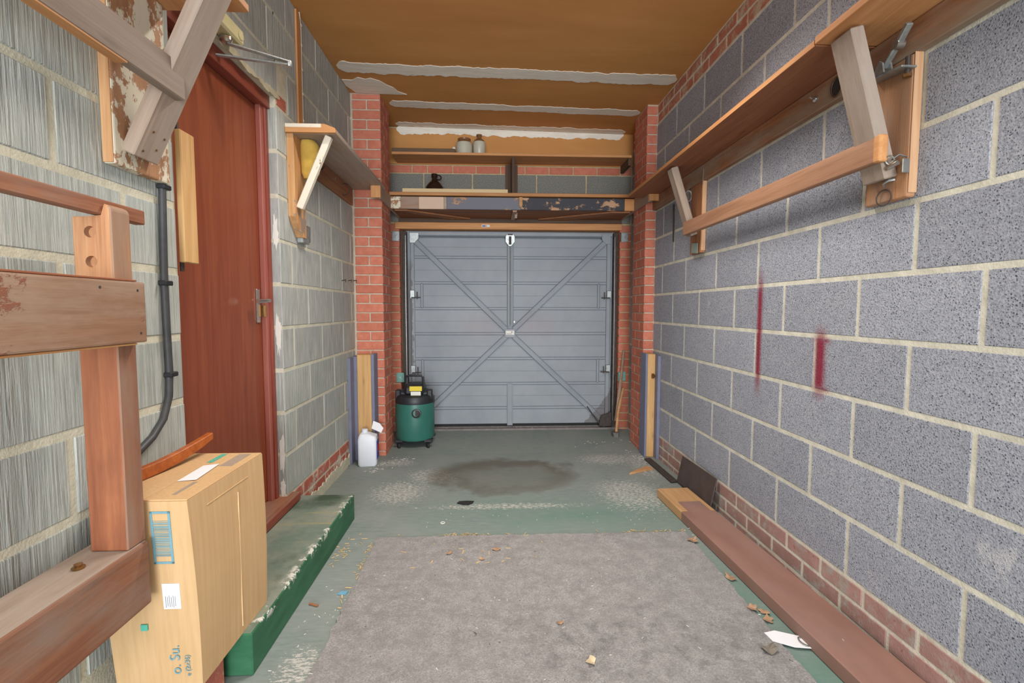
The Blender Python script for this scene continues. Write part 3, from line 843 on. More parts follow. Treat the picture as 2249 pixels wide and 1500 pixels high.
# catches on both stiles
for x, s in ((gx0 + .05, 1), (gx1 - .05, -1)):
    for z in (1.335, .62):
        boxes('side_catch', gd, 'galv', [(x - .022, x + .022, YD - .03, YD - .01, z - .045, z + .035)], .004)
        tube('catch_pin', gd, 'dark_metal', [(x - .01 * s, YD - .036, z - .035), (x + .075 * s, YD - .036, z - .035)], .005, 6)
        tube('catch_pin', gd, 'dark_metal', [(x + .045 * s, YD - .036, z - .05), (x + .045 * s, YD - .036, z + .02)], .004, 6)
# bent bare metal flap in the lower right corner
prism('bent_flap', gd, 'dark_metal', [(0, 0), (.13, 0), (.12, .14), (.02, .10)], .012, (1.055, YD - .045, .055), (1, 0, 0), (0, 0, 1), .003)
board('rusty_strap', gd, 'dark_metal', (.945, YD - .03, .245), (1.065, YD - .03, .075), .035, .008, (0, -1, 0))
# frame posts beside the door (tracks, springs)
for s, x in ((-1, gx0 - .02), (1, gx1 + .012)):
    nm = 'door_track'
    t = thing(nm, (x, YD, .03), 'steel track and lifting cable on the %s of the garage door' % ('left' if s < 0 else 'right'), 'door track', 'garage door tracks')
    board('track', t, 'dark_metal', (x, YD + .01, .03), (x, YD + .01, 1.92), .04, .034, (1, 0, 0))
    board('timber_post', t, 'dark_wood', (x + s * .022, YD + .03, .03), (x + s * .022, YD + .03, 1.93), .05, .04, (1, 0, 0))
    tube('cable', t, 'zinc', [(x - s * .010, YD - .02, .10), (x - s * .008, YD - .02, 1.2), (x - s * .012, YD - .02, 1.88)], .005, 6)
    tube('spring', t, 'dark_metal', [(x + s * .012, YD - .028, .15), (x + s * .012, YD - .028, .55)], .010, 8)
for x, z, mat, lab, nm in ((-.872, 1.866, 'galv', 'galvanised bracket screwed to the brick at the left of the door top', 'wall_bracket'), (1.275, 1.872, 'galv', 'galvanised bracket screwed to the brick at the right of the door top', 'wall_bracket'),
                       (-.850, .545, 'greenbracket', 'pale green bracket on the brick low at the left of the garage door', 'wall_bracket'), (1.272, .545, 'greenbracket', 'pale green bracket on the brick low at the right of the garage door', 'wall_bracket')):
    t = thing(nm, (x, YF, z), lab, 'bracket', 'garage door brackets')
    boxes('plate', t, mat, [(x - .036, x + .036, YF - .008, YF - .0005, z - .045, z + .045)], .002)
    boxes('fin', t, mat, [(x - .04 if x > 0 else x + .03, x - .03 if x > 0 else x + .04, YF - .04, YF - .004, z - .04, z + .04)], .002)
    lathe('bolt', t, 'zinc', (x, YF - .008, z), [(0, 0), (.009, 0), (.009, .007), (0, .007)], 6, (pi / 2, 0, 0))

# ================================================================ LEFT DOORWAY
d1 = D.objects.new('door_1', None); COL.objects.link(d1); d1.location = (-1.17, 2.16, .19)
tag(d1, 'flush red-brown stained door in a matching frame in the left wall', kind='structure')
bx('door_leaf', d1, 'door_red', -1.20, -1.158, DY0 - .02, DY1 - .035, .195, 2.195, 'z', .003)
bx('door_frame', d1, 'frame_red', -1.19, XL - .042, DY1 - .032, DY1 - .0005, .19, DZ1, 'z', .003)
bx('door_stop', d1, 'frame_pink', -1.158, XL - .052, DY1 - .062, DY1 - .030, .19, 2.20, 'z', .003)
bx('door_frame', d1, 'frame_red', -1.19, XL - .042, DY0 + .0005, DY0 + .03, .19, DZ1, 'z', .003)
bx('door_head', d1, 'frame_red', -1.19, XL - .030, DY0 + .001, DY1 - .001, 2.198, DZ1, 'y', .003)
sill = bx('door_sill', d1, 'red_wood_dusty', -1.22, XL + .035, DY0 + .02, DY1 + .075, .146, .192, 'y', .005)
bx('sill_edge', sill, 'frame_red', XL + .035, XL + .039, DY0 + .02, DY1 + .074, .150, .188, 'y', .001)
# lever handle
hz, hy = 1.205, 2.478
hp = boxes('handle_plate', d1, 'chrome', [(-1.160, -1.150, hy - .018, hy + .018, hz - .085, hz + .085)], .004)
tube('handle_stem', hp, 'chrome', [(-1.155, hy, hz + .025), (-1.105, hy, hz + .025)], .009, 10)
tube('lever', hp, 'chrome', [(-1.106, hy + .012, hz + .027), (-1.098, hy - .01, hz + .027), (-1.100, hy - .06, hz + .024), (-1.104, hy - .11, hz + .022)], .010, 10)
boxes('latch_strike', d1, 'brass', [(-1.16, -1.130, DY1 - .0645, DY1 - .0618, hz - .055, hz + .005)], .001)
# door closer
dc = thing('door_closer', (-1.06, 2.03, 2.30), 'cream overhead door closer with two thin steel arms', 'door closer')
boxes('case', dc, 'cream_metal', [(XL, XL + .065, 1.86, 2.135, 2.272, 2.336)], .008)
lathe('end_cap', dc, 'cream_metal', (XL + .066, 2.105, 2.304), [(.018, 0), (.018, .003), (.012, .004), (0, .004)], 20, (0, pi / 2, 0))
lathe('pivot', dc, 'chrome', (XL + .035, 2.05, 2.246), [(.018, 0), (.024, .008), (.024, .020), (.012, .027), (0, .027)], 18)
board('arm', dc, 'galv', (XL + .035, 2.05, 2.245), (-.866, 2.212, 2.256), .022, .007, (0, 1, 0))
board('arm', dc, 'galv', (-.866, 2.212, 2.243), (-1.135, 2.09, 2.222), .020, .007, (0, 1, 0))
lathe('elbow', dc, 'galv', (-.866, 2.212, 2.236), [(0, 0), (.010, 0), (.012, .005), (.012, .022), (.008, .027), (0, .027)], 14)
lathe('door_pivot', dc, 'chrome', (-1.140, 2.09, 2.206), [(0, 0), (.014, 0), (.016, .006), (.012, .012), (.016, .018), (.014, .026), (0, .026)], 14)
boxes('pivot_shoe', dc, 'chrome', [(-1.162, -1.130, 2.06, 2.12, 2.198, 2.207)], .002)
# pale batten on bolts at the near edge of the doorway
bt = thing('batten', (-1.06, 1.79, 1.35), 'pale pine batten bolted upright at the near edge of the doorway', 'wood batten')
board('strip', bt, 'pine_pale', (XL + .012, 1.789, 1.352), (XL + .012, 1.789, 1.805), .080, .022, (0, 1, 0), .003)
for z in (1.335, 1.815): tube('bolt', bt, 'dark_metal', [(XL - .005, 1.775, z - .012), (XL - .005, 1.775, z + .02)], .007, 8)

# green step below the door
bm = bmesh.new(); sx0, sx1, sy0, sy1, sz = XL + .002, -.771, 1.535, 2.72, .143
add_box(bm, (0, 0, 0), (sx1 - sx0, sy1 - sy0, sz), .004)
me = tomesh(bm, 'step'); me.materials.append(M['step_side']); me.materials.append(M['step_top'])
for p in me.polygons:
    if p.normal.z > .8: p.material_index = 1
st = link('step', me, None, None, ((sx0 + sx1) / 2, (sy0 + sy1) / 2, sz / 2))
tag(st, 'low green-painted concrete step with chipped white edge below the door', 'step')
stk = boxes('support_block', None, 'brick_pll', [(-1.03, -.84, 1.36, 1.50, 0, .142)], .006)
tag(stk, 'reddish block on the floor under the overhanging cardboard box', 'block')

# ================================================================ FLOOR THINGS
bm = bmesh.new(); rr = random.Random(3)
poly = []
def edge_pts(a, b, n, amp):
    out = []
    for i in range(n):
        t = i / n; p = Vector(a).lerp(Vector(b), t); out.append((p.x + rr.uniform(-amp, amp), p.y + rr.uniform(-amp, amp)))
    return out
poly = edge_pts((-.585, .9), (1.03, .9), 8, .004) + edge_pts((1.03, .9), (1.038, 2.472), 60, .005) + edge_pts((1.038, 2.472), (-.585, 2.470), 60, .006) + edge_pts((-.585, 2.47), (-.585, .9), 60, .006)
add_prism(bm, [(x, y) for x, y in poly], .007)
mt = link('carpet_piece', tomesh(bm, 'carpet_piece'), 'carpet', None, (0, 0, .0005))
tag(mt, 'large worn grey carpet piece laid flat on the green floor', 'carpet')

# long oxide-red plank on the right
a, b = Vector((1.187, 1.13, .034)), Vector((1.158, 2.965, .034))
pl = board('plank', None, 'oxide', (1.235, 1.20, .029), (1.158, 2.965, .029), .056, .20, (0, 0, 1), .004)
tag(pl, 'long red-brown painted plank with bare far end lying beside the right wall', 'plank')
# dark sheet leaning on the plinth
t = board('rusty_sheet', None, 'slate', (1.303, 3.21, .098), (1.300, 2.70, .118), .18, .008, (.22, 0, 1), .002)
tag(t, 'dark rust-stained sheet leaning on the brick plinth beyond the plank', 'sheet')
t = board('metal_strip', None, 'dark_metal', (1.245, 3.72, .009), (1.262, 3.20, .009), .05, .012, (1, 0, .12), .002)
tag(t, 'dark narrow strip lying on the floor at the foot of the right wall', 'strip')
t = prism('wood_wedge', None, 'pine', [(0, 0), (.235, .02), (.225, .085), (.04, .022)], .014, (1.0, 3.375, .0005), Vector((.93, .36, 0)), Vector((-.36, .93, 0)), .001)
tag(t, 'thin pale offcut of wood lying on the green floor', 'offcut')
# paper tag with string
pt = thing('paper_tag', (1.07, 1.60, .008), 'white paper tag with a loop of string beside the red-brown plank', 'tag')
prism('card', pt, 'paper', [(-.075, .035), (-.03, .045), (.045, .01), (.058, -.02), (.055, -.055), (-.01, -.045), (-.07, -.01)], .0012, (1.075, 1.62, .009), (1, 0, 0), (0, 1, 0))
ring('string', pt, 'tool_steel', (1.112, 1.598, .014), .016, .0022, (.2, 0, 1), 14, 1.4)

# pier guards: timber posts with blue-grey boards
pg = thing('post_guard', (-.97, 3.8, 0), 'pale timber post edged with blue-grey boards against the left brick pier', 'post', 'timber posts at the piers')
bx('blue_board', pg, 'blue_board', XL + .0, XL + .022, 3.70, 3.79, 0, .818, 'z', .002)
bx('timber', pg, 'pine_pale', -1.035, -.925, 3.795, 3.912, 0, .835, 'z', .004)
bx('blue_board', pg, 'blue_board', -.925, -.902, 3.79, 3.915, 0, .84, 'z', .002)
bx('blue_board', pg, 'blue_board', XL + .001, -1.035, 3.80, 3.915, 0, .82, 'z', .002)
pg = thing('post_guard', (1.28, 3.8, 0), 'pale timber post with a brass fitting and blue-grey boards at right pier', 'post', 'timber posts at the piers')
bx('blue_board', pg, 'blue_board', 1.240, 1.256, 3.785, 3.92, 0, .838, 'z', .002)
bx('timber', pg, 'pine_pale', 1.257, 1.318, 3.785, 3.912, 0, .835, 'z', .004)
bx('blue_board', pg, 'blue_board', 1.319, XR - .0, 3.73, 3.912, 0, .825, 'z', .002)
kb = lathe('fitting', pg, 'brass', (1.318, 3.80, .66), [(0, 0), (.016, 0), (.014, .012), (.022, .02), (.02, .034), (0, .036)], 12, (0, pi / 2.0, pi + .5))

# hammer-like tool with long handles leaning in the corner
tl = thing('long_hammer', (1.16, 4.37, 0), 'long-handled hammer leaning into the corner by the right jamb', 'hammer')
tube('handle', tl, 'pine', [(1.168, 4.385, .03), (1.20, 4.45, .22), (1.268, 4.53, .44)], [.012, .013, .010], 8)
boxes('head', tl, 'tool_steel', [(1.130, 1.185, 4.345, 4.42, .0, .058)], .006)
tl = tube('stick', None, 'old_grey', [(1.195, 4.50, .13), (1.235, 4.54, .40), (1.285, 4.585, .80)], [.014, .017, .012], 8)
tag(tl, 'dark round stick leaning against the brick jamb behind the hammer', 'stick')

# ---------------------------------------------------------------- vacuum cleaner
vx, vy = -.655, 4.22
v = thing('vacuum_cleaner', (vx, vy, 0), 'green drum vacuum cleaner with black motor head by the garage door', 'vacuum cleaner')
lathe('drum', v, 'green_body', (vx, vy, .062), [(.0, 0), (.135, 0), (.158, .012), (.165, .035), (.168, .16), (.168, .30), (.166, .325), (.0, .325)], 40)
lathe('collar', v, 'black', (vx, vy, .385), [(.0, 0), (.166, 0), (.168, .01), (.166, .035), (.158, .06), (.14, .072), (0, .075)], 40)
hd = boxes('motor_head', v, 'black', [(vx - .085, vx + .09, vy - .10, vy + .10, .445, .55)], .03)
boxes('head_shoulder', v, 'black', [(vx - .13, vx + .13, vy - .06, vy + .06, .44, .495)], .02)
tube('carry_handle', v, 'black', [(vx - .075, vy - .02, .53), (vx - .072, vy - .02, .60), (vx - .055, vy - .02, .617), (vx + .055, vy - .02, .617), (vx + .075, vy - .02, .60), (vx + .08, vy - .02, .53)], .010, 8)
boxes('label', hd, 'yellow_label', [(vx - .03, vx + .075, vy - .1035, vy - .0995, .495, .535)], .001)
boxes('label', hd, 'white_label', [(vx - .02, vx + .065, vy - .1035, vy - .0995, .455, .49)], .001)
for s in (-1, 1): boxes('clip', v, 'black', [(vx + s * .135 - .022, vx + s * .135 + .022, vy - .07, vy - .01, .40, .50)], .008)
tube('hose_hook', v, 'dark_metal', [(vx + .15, vy - .05, .38), (vx + .172, vy - .05, .39), (vx + .172, vy - .05, .445), (vx + .160, vy - .05, .452)], .005, 6)
po = lathe('inlet_port', v, 'black', (vx + .035, vy - .158, .315), [(.030, -.02), (.040, -.02), (.040, .012), (.030, .014), (.026, .002), (0, .0)], 24, (pi / 2, 0, 0))
lathe('port_hole', po, 'dark_metal', (vx + .035, vy - .160, .315), [(0, 0), (.024, 0), (.024, .006), (0, .006)], 20, (pi / 2, 0, 0))
for k in range(4):
    a = pi / 4 + k * pi / 2; cx, cy = vx + .175 * math.cos(a), vy + .150 * math.sin(a)
    ft = boxes('caster_arm', v, 'black', [(cx - .038, cx + .038, cy - .02, cy + .02, .052, .078)], .008)
    lathe('wheel', ft, 'black_rubber', (cx - .010, cy - .008, .024), [(0, 0), (.023, 0), (.024, .006), (.023, .018), (0, .018)], 16, (0, pi / 2, .5))
lathe('base_ring', v, 'black', (vx, vy, .052), [(.0, 0), (.13, 0), (.135, .012), (.0, .012)], 30)

# ---------------------------------------------------------------- white bottle
jx, jy = -.936, 3.70
j = thing('plastic_bottle', (jx, jy, 0), 'white plastic jerry bottle standing in front of the left timber post', 'bottle')
def rrect(w_, d_, r, n=4):
    pts = []
    for sx, sy, a0 in ((1, 1, 0), (-1, 1, pi / 2), (-1, -1, pi), (1, -1, 1.5 * pi)):
        for k in range(n + 1):
            a = a0 + (pi / 2) * k / n; pts.append((sx * (w_ / 2 - r) + r * math.cos(a), sy * (d_ / 2 - r) + r * math.sin(a)))
    return pts
def loft(name, parent, mat, loc, secs, rot=None, ang=35):
    bm = bmesh.new(); rings = []
    for z, w_, d_, r, ox, oy in secs: rings.append([bm.verts.new((x + ox, y + oy, z)) for x, y in rrect(w_, d_, r)])
    n = len(rings[0])
    for a, b in zip(rings, rings[1:]):
        for k in range(n): bm.faces.new((a[k], a[(k + 1) % n], b[(k + 1) % n], b[k]))
    bm.faces.new(rings[0][::-1]); bm.faces.new(rings[-1])
    return link(name, tomesh(bm, name, ang), mat, parent, loc, rot)
jr = (0, 0, .12)
loft('body', j, 'white_plastic', (jx, jy, 0), [(0, .125, .11, .02, 0, 0), (.012, .14, .12, .02, 0, 0), (.20, .14, .12, .02, 0, 0), (.225, .132, .112, .024, 0, 0), (.245, .07, .09, .02, -.02, 0), (.252, .05, .05, .02, -.025, 0)], jr)
lathe('cap', j, 'white_plastic', (jx - .022, jy, .250), [(0, 0), (.023, 0), (.023, .022), (.02, .026), (0, .026)], 20)
boxes('label', j, 'blue_label', [(jx + .066, jx + .0745, jy - .04, jy + .05, .05, .19)], .002).rotation_euler = jr
boxes('label_stripe', j, 'red_label', [(jx + .068, jx + .0755, jy - .03, jy + .052, .10, .16)], .002).rotation_euler = jr
t = prism('paper_scrap', None, 'paper', [(-.045, -.01), (.03, -.03), (.055, .012), (.03, .045), (-.02, .055)], .002, (jx + .055, jy + .06, .265), Vector((.9, .2, -.25)), Vector((-.2, .3, .93)), 0)
tag(t, 'crumpled white paper tucked behind the white plastic bottle', 'paper')

# ---------------------------------------------------------------- cardboard box
bx0, bx1, by0, by1, bz0, bz1 = -1.03, -.80, 1.285, 1.708, .144, .684
cb = thing('cardboard_box', ((bx0 + bx1) / 2, (by0 + by1) / 2, bz0), 'tall brown cardboard box with blue barcode print on the green step', 'box')
bm = bmesh.new()
def cbv(x, y, z): return bm.verts.new(Vector((x, y, z)) - Vector(((bx0 + bx1) / 2, (by0 + by1) / 2, bz0)))
N = 8; rings = []
for k in range(N + 1):
    t_ = k / N; z = bz0 + (bz1 - bz0) * t_; bu = math.sin(pi * t_) * .006
    yf = by0 + .04 * (1 - t_) * 0 + (.035 * (1 - t_))
    rings.append([cbv(bx0 - bu, yf, z), cbv(bx1 + bu, yf, z), cbv(bx1 + bu, by1, z), cbv(bx0 - bu, by1, z)])
for a, b in zip(rings, rings[1:]):
    for k in range(4): bm.faces.new((a[k], a[(k + 1) % 4], b[(k + 1) % 4], b[k]))
bm.faces.new(rings[0][::-1]); bm.faces.new(rings[-1])
link('carton', tomesh(bm, 'carton'), 'card', cb, ((bx0 + bx1) / 2, (by0 + by1) / 2, bz0))
mx = (bx0 + bx1) / 2
bx('flap', cb, 'card', bx0 + .001, mx - .001, by0 + .002, by1 - .002, bz1, bz1 + .004, 'y', .001)
bx('flap', cb, 'card', mx + .001, bx1 - .001, by0 + .002, by1 - .002, bz1, bz1 + .004, 'y', .001)
# front face of the carton leans back toward the bottom: y = by0 + .035*(1-t)
def fy(z): return by0 + .035 * (1 - (z - bz0) / (bz1 - bz0)) - .0012
slope = math.atan2(.035, bz1 - bz0)
def on_front(name, mat, x0, x1, z0, z1, lift=0):
    c = ((x0 + x1) / 2, fy((z0 + z1) / 2) - lift, (z0 + z1) / 2)
    me = box_mesh((x1 - x0, .0012, z1 - z0), 0)
    return link(name, me, mat, cb, c, (slope, 0, 0))
# barcode panel: frame and bars
bmx = bmesh.new()
bcx, bcz, bw, bh = -.872, .583, .052, .148
for c_, s_ in (((-bw / 2 + .003, 0, 0), (.006, .001, bh)), ((bw / 2 - .003, 0, 0), (.006, .001, bh)), ((0, 0, bh / 2 - .003), (bw, .001, .006)), ((0, 0, -bh / 2 + .003), (bw, .001, .006))): add_box(bmx, c_, s_)
rb = random.Random(2); z = -bh / 2 + .022
while z < bh / 2 - .024:
    t_ = rb.choice((.001, .0016, .0028)); add_box(bmx, (0, 0, z), (bw - .012, .001, t_)); z += t_ + rb.choice((.0014, .002, .003))
link('barcode_print', tomesh(bmx, 'barcode'), 'print_blue', cb, (bcx, fy(bcz), bcz), (slope, .0, 0))
lab = on_front('sticker', 'paper', -.884, -.838, .378, .452)
bmx = bmesh.new()
for k in range(6): add_box(bmx, (-.016 + k * .005, 0, -.016 + (k % 3) * .001), (.0012, .0006, .034 - (k % 2) * .006))
link('sticker_print', tomesh(bmx, 'lines'), 'ink_dark', lab, (-.861, fy(.415) - .0008, .415), (slope, 0, 0))
def text(name, parent, s, size, loc, rot, mat):
    cu = D.curves.new(name, 'FONT'); cu.body = s; cu.size = size; cu.extrude = .0003; cu.align_x = 'LEFT'; cu.align_y = 'CENTER'; cu.resolution_u = 3
    o = D.objects.new(name, cu); COL.objects.link(o)
    bpy.context.view_layer.update()
    me = D.meshes.new_from_object(o.evaluated_get(bpy.context.evaluated_depsgraph_get()))
    D.objects.remove(o); D.curves.remove(cu); me.materials.clear()
    return link(name, me, mat, parent, loc, rot)
rt = Matrix.Rotation(slope, 4, 'X') @ Matrix.Rotation(pi / 2, 4, 'X') @ Matrix.Rotation(pi / 2, 4, 'Z')
text('box_lettering', cb, 'o. Su.', .040, (-.866, fy(.20) - .0002, .182), rt, 'print_blue')
text('box_lettering', cb, 'e (2x36)', .019, (-.834, fy(.20) - .0002, .176), rt, 'print_blue')
# print and paper on the top flaps
bx('top_print', cb, 'print_grey', -.868, -.828, 1.56, 1.69, bz1 + .004, bz1 + .0046, 'y', 0)
bx('top_print', cb, 'print_grey', -.862, -.850, 1.32, 1.42, bz1 + .004, bz1 + .0046, 'y', 0)
bx('tape', cb, 'teal', mx - .012, mx + .006, 1.60, 1.69, bz1 + .0045, bz1 + .0055, 'y', 0)
bx('tape', cb, 'teal', -.948, -.930, by0 + .018, by0 + .021, .318, .335, 'x', 0)
t = prism('paper_slip', None, 'paper', [(-.022, -.075), (.028, -.070), (.024, .075), (-.020, .065)], .001, (-.893, 1.50, bz1 + .0058), Vector((1, .06, .03)), Vector((-.06, 1, 0)), 0)
tag(t, 'white paper slip lying on top of the cardboard box', 'paper')
for y_, z0_, z1_ in ((1.53, bz0 + .03, bz1 - .07),): bx('crease', cb, 'crease', bx1 + .0035, bx1 + .0065, y_, y_ + .0016, z0_, z1_, 'z', 0)
bx('crease', cb, 'crease', bx1 + .002, bx1 + .0035, 1.37, 1.60, bz1 - .045, bz1 - .0435, 'y', 0)

# varnished curved stick lying on the box
bm = bmesh.new(); secs = [(-1.030, 1.33, .708), (-1.026, 1.42, .707), (-1.014, 1.50, .709), (-1.00, 1.58, .718), (-.985, 1.66, .735), (-.978, 1.715, .748)]
c0 = Vector((-1.02, 1.52, .715)); prev = None
for k, p in enumerate(secs):
    p = Vector(p) - c0; hh = .018 if k < 4 else .018 - .003 * (k - 3)
    rg = [bm.verts.new(p + Vector((sx * .011, 0, sz_ * hh))) for sx, sz_ in ((-1, -1), (1, -1), (1, 1), (-1, 1))]
    if prev:
        for i in range(4): bm.faces.new((prev[i], prev[(i + 1) % 4], rg[(i + 1) % 4], rg[i]))
    else: bm.faces.new(rg[::-1])
    prev = rg
bm.faces.new(prev)
bmesh.ops.bevel(bm, geom=bm.edges[:], offset=.0025, segments=1, affect='EDGES')
t = link('curved_wood_rail', tomesh(bm, 'rail', 30), 'varnish', None, c0)
tag(t, 'curved orange varnished wooden rail lying on the cardboard box', 'wood rail')

# ================================================================ LEFT NEAR TIMBER FRAME (bench upright)
fr = thing('timber_frame', (-.9, 1.17, .46), 'heavy reddish timber frame of post, rails and beam by the left wall', 'timber frame')
px0, px1, py0, py1 = -.985, -.895, 1.203, 1.266
# post with its notched head: profile in X-Z extruded along Y
prof = [(px0, .592), (px1, .592), (px1, 1.425), (px1 - .004, 1.433), (-.912, 1.439), (-.914, 1.408), (px0, 1.408)]
prism('post', fr, 'red_wood', [(x - px0, z - .592) for x, z in prof], -(py1 - py0), (px0, py0, .592), (1, 0, 0), (0, 0, 1), .003)
# make the grain of the post vertical: separate material using local Z
n = NT('wood_post_reddish'); o_ = n.obj()
s_ = n.sep(o_)
g_a = n.noise(n.mapv(o_, (34, 34, 2.2)), 1.0, 5, .6, .6)
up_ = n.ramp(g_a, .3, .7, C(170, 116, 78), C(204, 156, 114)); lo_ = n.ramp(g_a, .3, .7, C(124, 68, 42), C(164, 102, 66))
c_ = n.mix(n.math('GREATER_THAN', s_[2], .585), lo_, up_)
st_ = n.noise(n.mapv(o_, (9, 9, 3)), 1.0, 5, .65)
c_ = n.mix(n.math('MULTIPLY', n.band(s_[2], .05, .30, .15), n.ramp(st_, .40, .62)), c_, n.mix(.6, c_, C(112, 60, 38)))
c_ = n.mix(n.ramp(n.noise(n.mapv(o_, (150, 150, 7)), 1.0, 3), .5, .8), c_, n.mix(.45, c_, C(120, 72, 46)))
nx_ = n.sep(n.n.new('ShaderNodeTexCoord').outputs['Normal'])[0]
c_ = n.mix(n.math('MULTIPLY', n.math('GREATER_THAN', nx_, .5), n.ramp(st_, .30, .55)), c_, n.mix(.3, C(146, 122, 106), c_))
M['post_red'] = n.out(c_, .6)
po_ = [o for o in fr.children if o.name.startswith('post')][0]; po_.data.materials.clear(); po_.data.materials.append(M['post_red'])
# two blind holes bored into the post's near face
bmh = bmesh.new()
for z_ in (1.372, 1.302):
    rg0 = [bmh.verts.new((px0 + .041 + .0135 * math.cos(a), py0 - .01, z_ + .0135 * math.sin(a))) for a in [2 * pi * k / 20 for k in range(20)]]
    rg1 = [bmh.verts.new((v.co.x, py0 + .014, v.co.z)) for v in rg0]
    bmh.faces.new(rg0); bmh.faces.new(rg1[::-1])
    for k in range(20): bmh.faces.new((rg0[k], rg1[k], rg1[(k + 1) % 20], rg0[(k + 1) % 20]))
cut = link('hole_cutter', tomesh(bmh, 'cutter'), 'old')
md = po_.modifiers.new('holes', 'BOOLEAN'); md.operation = 'DIFFERENCE'; md.object = cut; md.solver = 'EXACT'
bpy.context.view_layer.update()
me_h = D.meshes.new_from_object(po_.evaluated_get(bpy.context.evaluated_depsgraph_get()))
po_.modifiers.clear(); po_.data = me_h; D.objects.remove(cut)
# top rail lying in the notch
bx('top_rail', fr, 'red_wood_dusty', -.942, -.915, .45, 1.350, 1.412, 1.449, 'y', .003)
boxes('paint_chip', fr, 'white_label', [(-.915, -.9142, .905, .926, 1.424, 1.442)], 0)
# wide middle board
bx('wide_board', fr, 'board_mid', -.893, -.864, .45, 1.262, 1.107, 1.256, 'y', .005, 2)
for y_, z_ in ((1.235, 1.235), (1.240, 1.130), (1.12, 1.238)): lathe('nail_head', fr, 'dark_metal', (-.8642, y_, z_), [(0, 0), (.0035, 0), (.0035, .0006), (0, .0006)], 8, (0, pi / 2, 0))
bx('dark_lip', fr, 'red_wood', -.897, -.867, .45, 1.238, 1.2565, 1.261, 'y', .001)
bx('orange_lip', fr, 'pine_orange', -.895, -.868, .45, 1.232, 1.1015, 1.1065, 'y', .001)
# lower beam on spacer blocks off the wall
bx('beam', fr, 'red_wood_dusty', -1.020, -.886, .40, 1.264, .424, .591, 'y', .006, 2)
bx('top_dust', fr, 'bare_grey', -1.015, -.892, .40, 1.260, .591, .5916, 'y', 0)
for y_ in (.42,): bx('spacer', fr, 'red_wood', XL + .001, -1.020, y_, y_ + .09, .48, .57, 'x', .002)
lathe('screw_cap', fr, 'brass', (-.950, 1.125, .592), [(0, 0), (.012, 0), (.0135, .004), (.0055, .006), (.009, .011), (0, .011)], 14)

# ================================================================ LEFT NEAR BRACKET
lb_ = thing('shelf_bracket', (-1.06, 1.5, 1.6), 'left wall bracket of peeling white board, slanted strut and dusty rail', 'shelf bracket', 'timber shelf brackets')
bx('wall_board', lb_, 'white_peel', XL + .0005, -1.047, 1.435, 1.672, 1.597, 2.16, 'z', .006, 2)
bx('board_edge', lb_, 'pine', XL + .002, -1.050, 1.4315, 1.4355, 1.600, 2.158, 'z', .001)
board('strut', lb_, 'bare_grey', (-1.040, 1.523, 1.640), (-.800, 1.523, 2.135), .105, .042, (0, 1, 0), .003)
for u_, v_ in ((.012, -.028), (.03, .018), (.075, -.02), (.07, .03)):
    p_ = Vector((-1.040, 1.523, 1.640)) + Vector((.24, 0, .495)).normalized() * (u_ + .01) + Vector((.9, 0, -.436)) * .0215 + Vector((0, v_, 0))
    lathe('nail_head', lb_, 'brass', p_, [(0, -.001), (.0035, -.001), (.0035, .0012), (0, .0015)], 10, (0, pi / 2 + .45, 0))
rl_ = bx('rail', lb_, 'dark_grey_wood', -.935, -.905, .45, 1.532, 1.808, 1.908, 'y', .003)
bx('rail_orange_edge', rl_, 'pine_orange', -.936, -.906, .45, 1.30, 1.8045, 1.8085, 'y', 0)
sh_l = bx('shelf_plank', None, 'pine_orange', XL + .002, -.79, .45, 1.70, 2.162, 2.187, 'y', .002)
tag(sh_l, 'shelf plank at the top left resting on the near bracket', 'shelf')

# conduit with clips
cd = thing('cable_conduit', (XL, 1.65, 1.2), 'dark grey sheathed cable clipped down the left wall beside the doorway', 'cable')
tube('sheath', cd, 'conduit', [(XL + .012, 1.662, 1.602), (XL + .012, 1.656, 1.45), (XL + .012, 1.650, 1.28), (XL + .012, 1.652, 1.12), (XL + .012, 1.655, .98), (XL + .012, 1.648, .90), (XL + .012, 1.615, .83), (XL + .012, 1.56, .785), (XL + .012, 1.47, .745), (XL + .012, 1.36, .70)], .0115, 10)
for y_, z_ in ((1.665, 1.588), (1.652, 1.275), (1.658, .972)):
    boxes('clip', cd, 'black', [(XL, XL + .027, y_ - .018, y_ + .022, z_ - .008, z_ + .008)], .003)

# ================================================================ LEFT FAR SHELF
ls = thing('wall_shelf', (-.95, 3.2, 1.6), 'shelf on the left wall with a chipped white strut reaching the pier', 'shelf')
bx('shelf_plank', ls, 'bare_grey', XL + .002, -.818, 2.692, 3.912, 2.122, 2.148, 'y', .003)
prism('end_board', ls, 'pine_orange', [(0, 0), (.262, 0), (.262, .024), (.205, .046), (0, .046)], .020, (XL + .001, 2.692, 2.122), (1, 0, 0), (0, 0, 1), .002)
bx('white_edge', ls, 'white_paint', XL + .003, XL + .19, 2.6715, 2.6735, 2.148, 2.1665, 'x', 0)
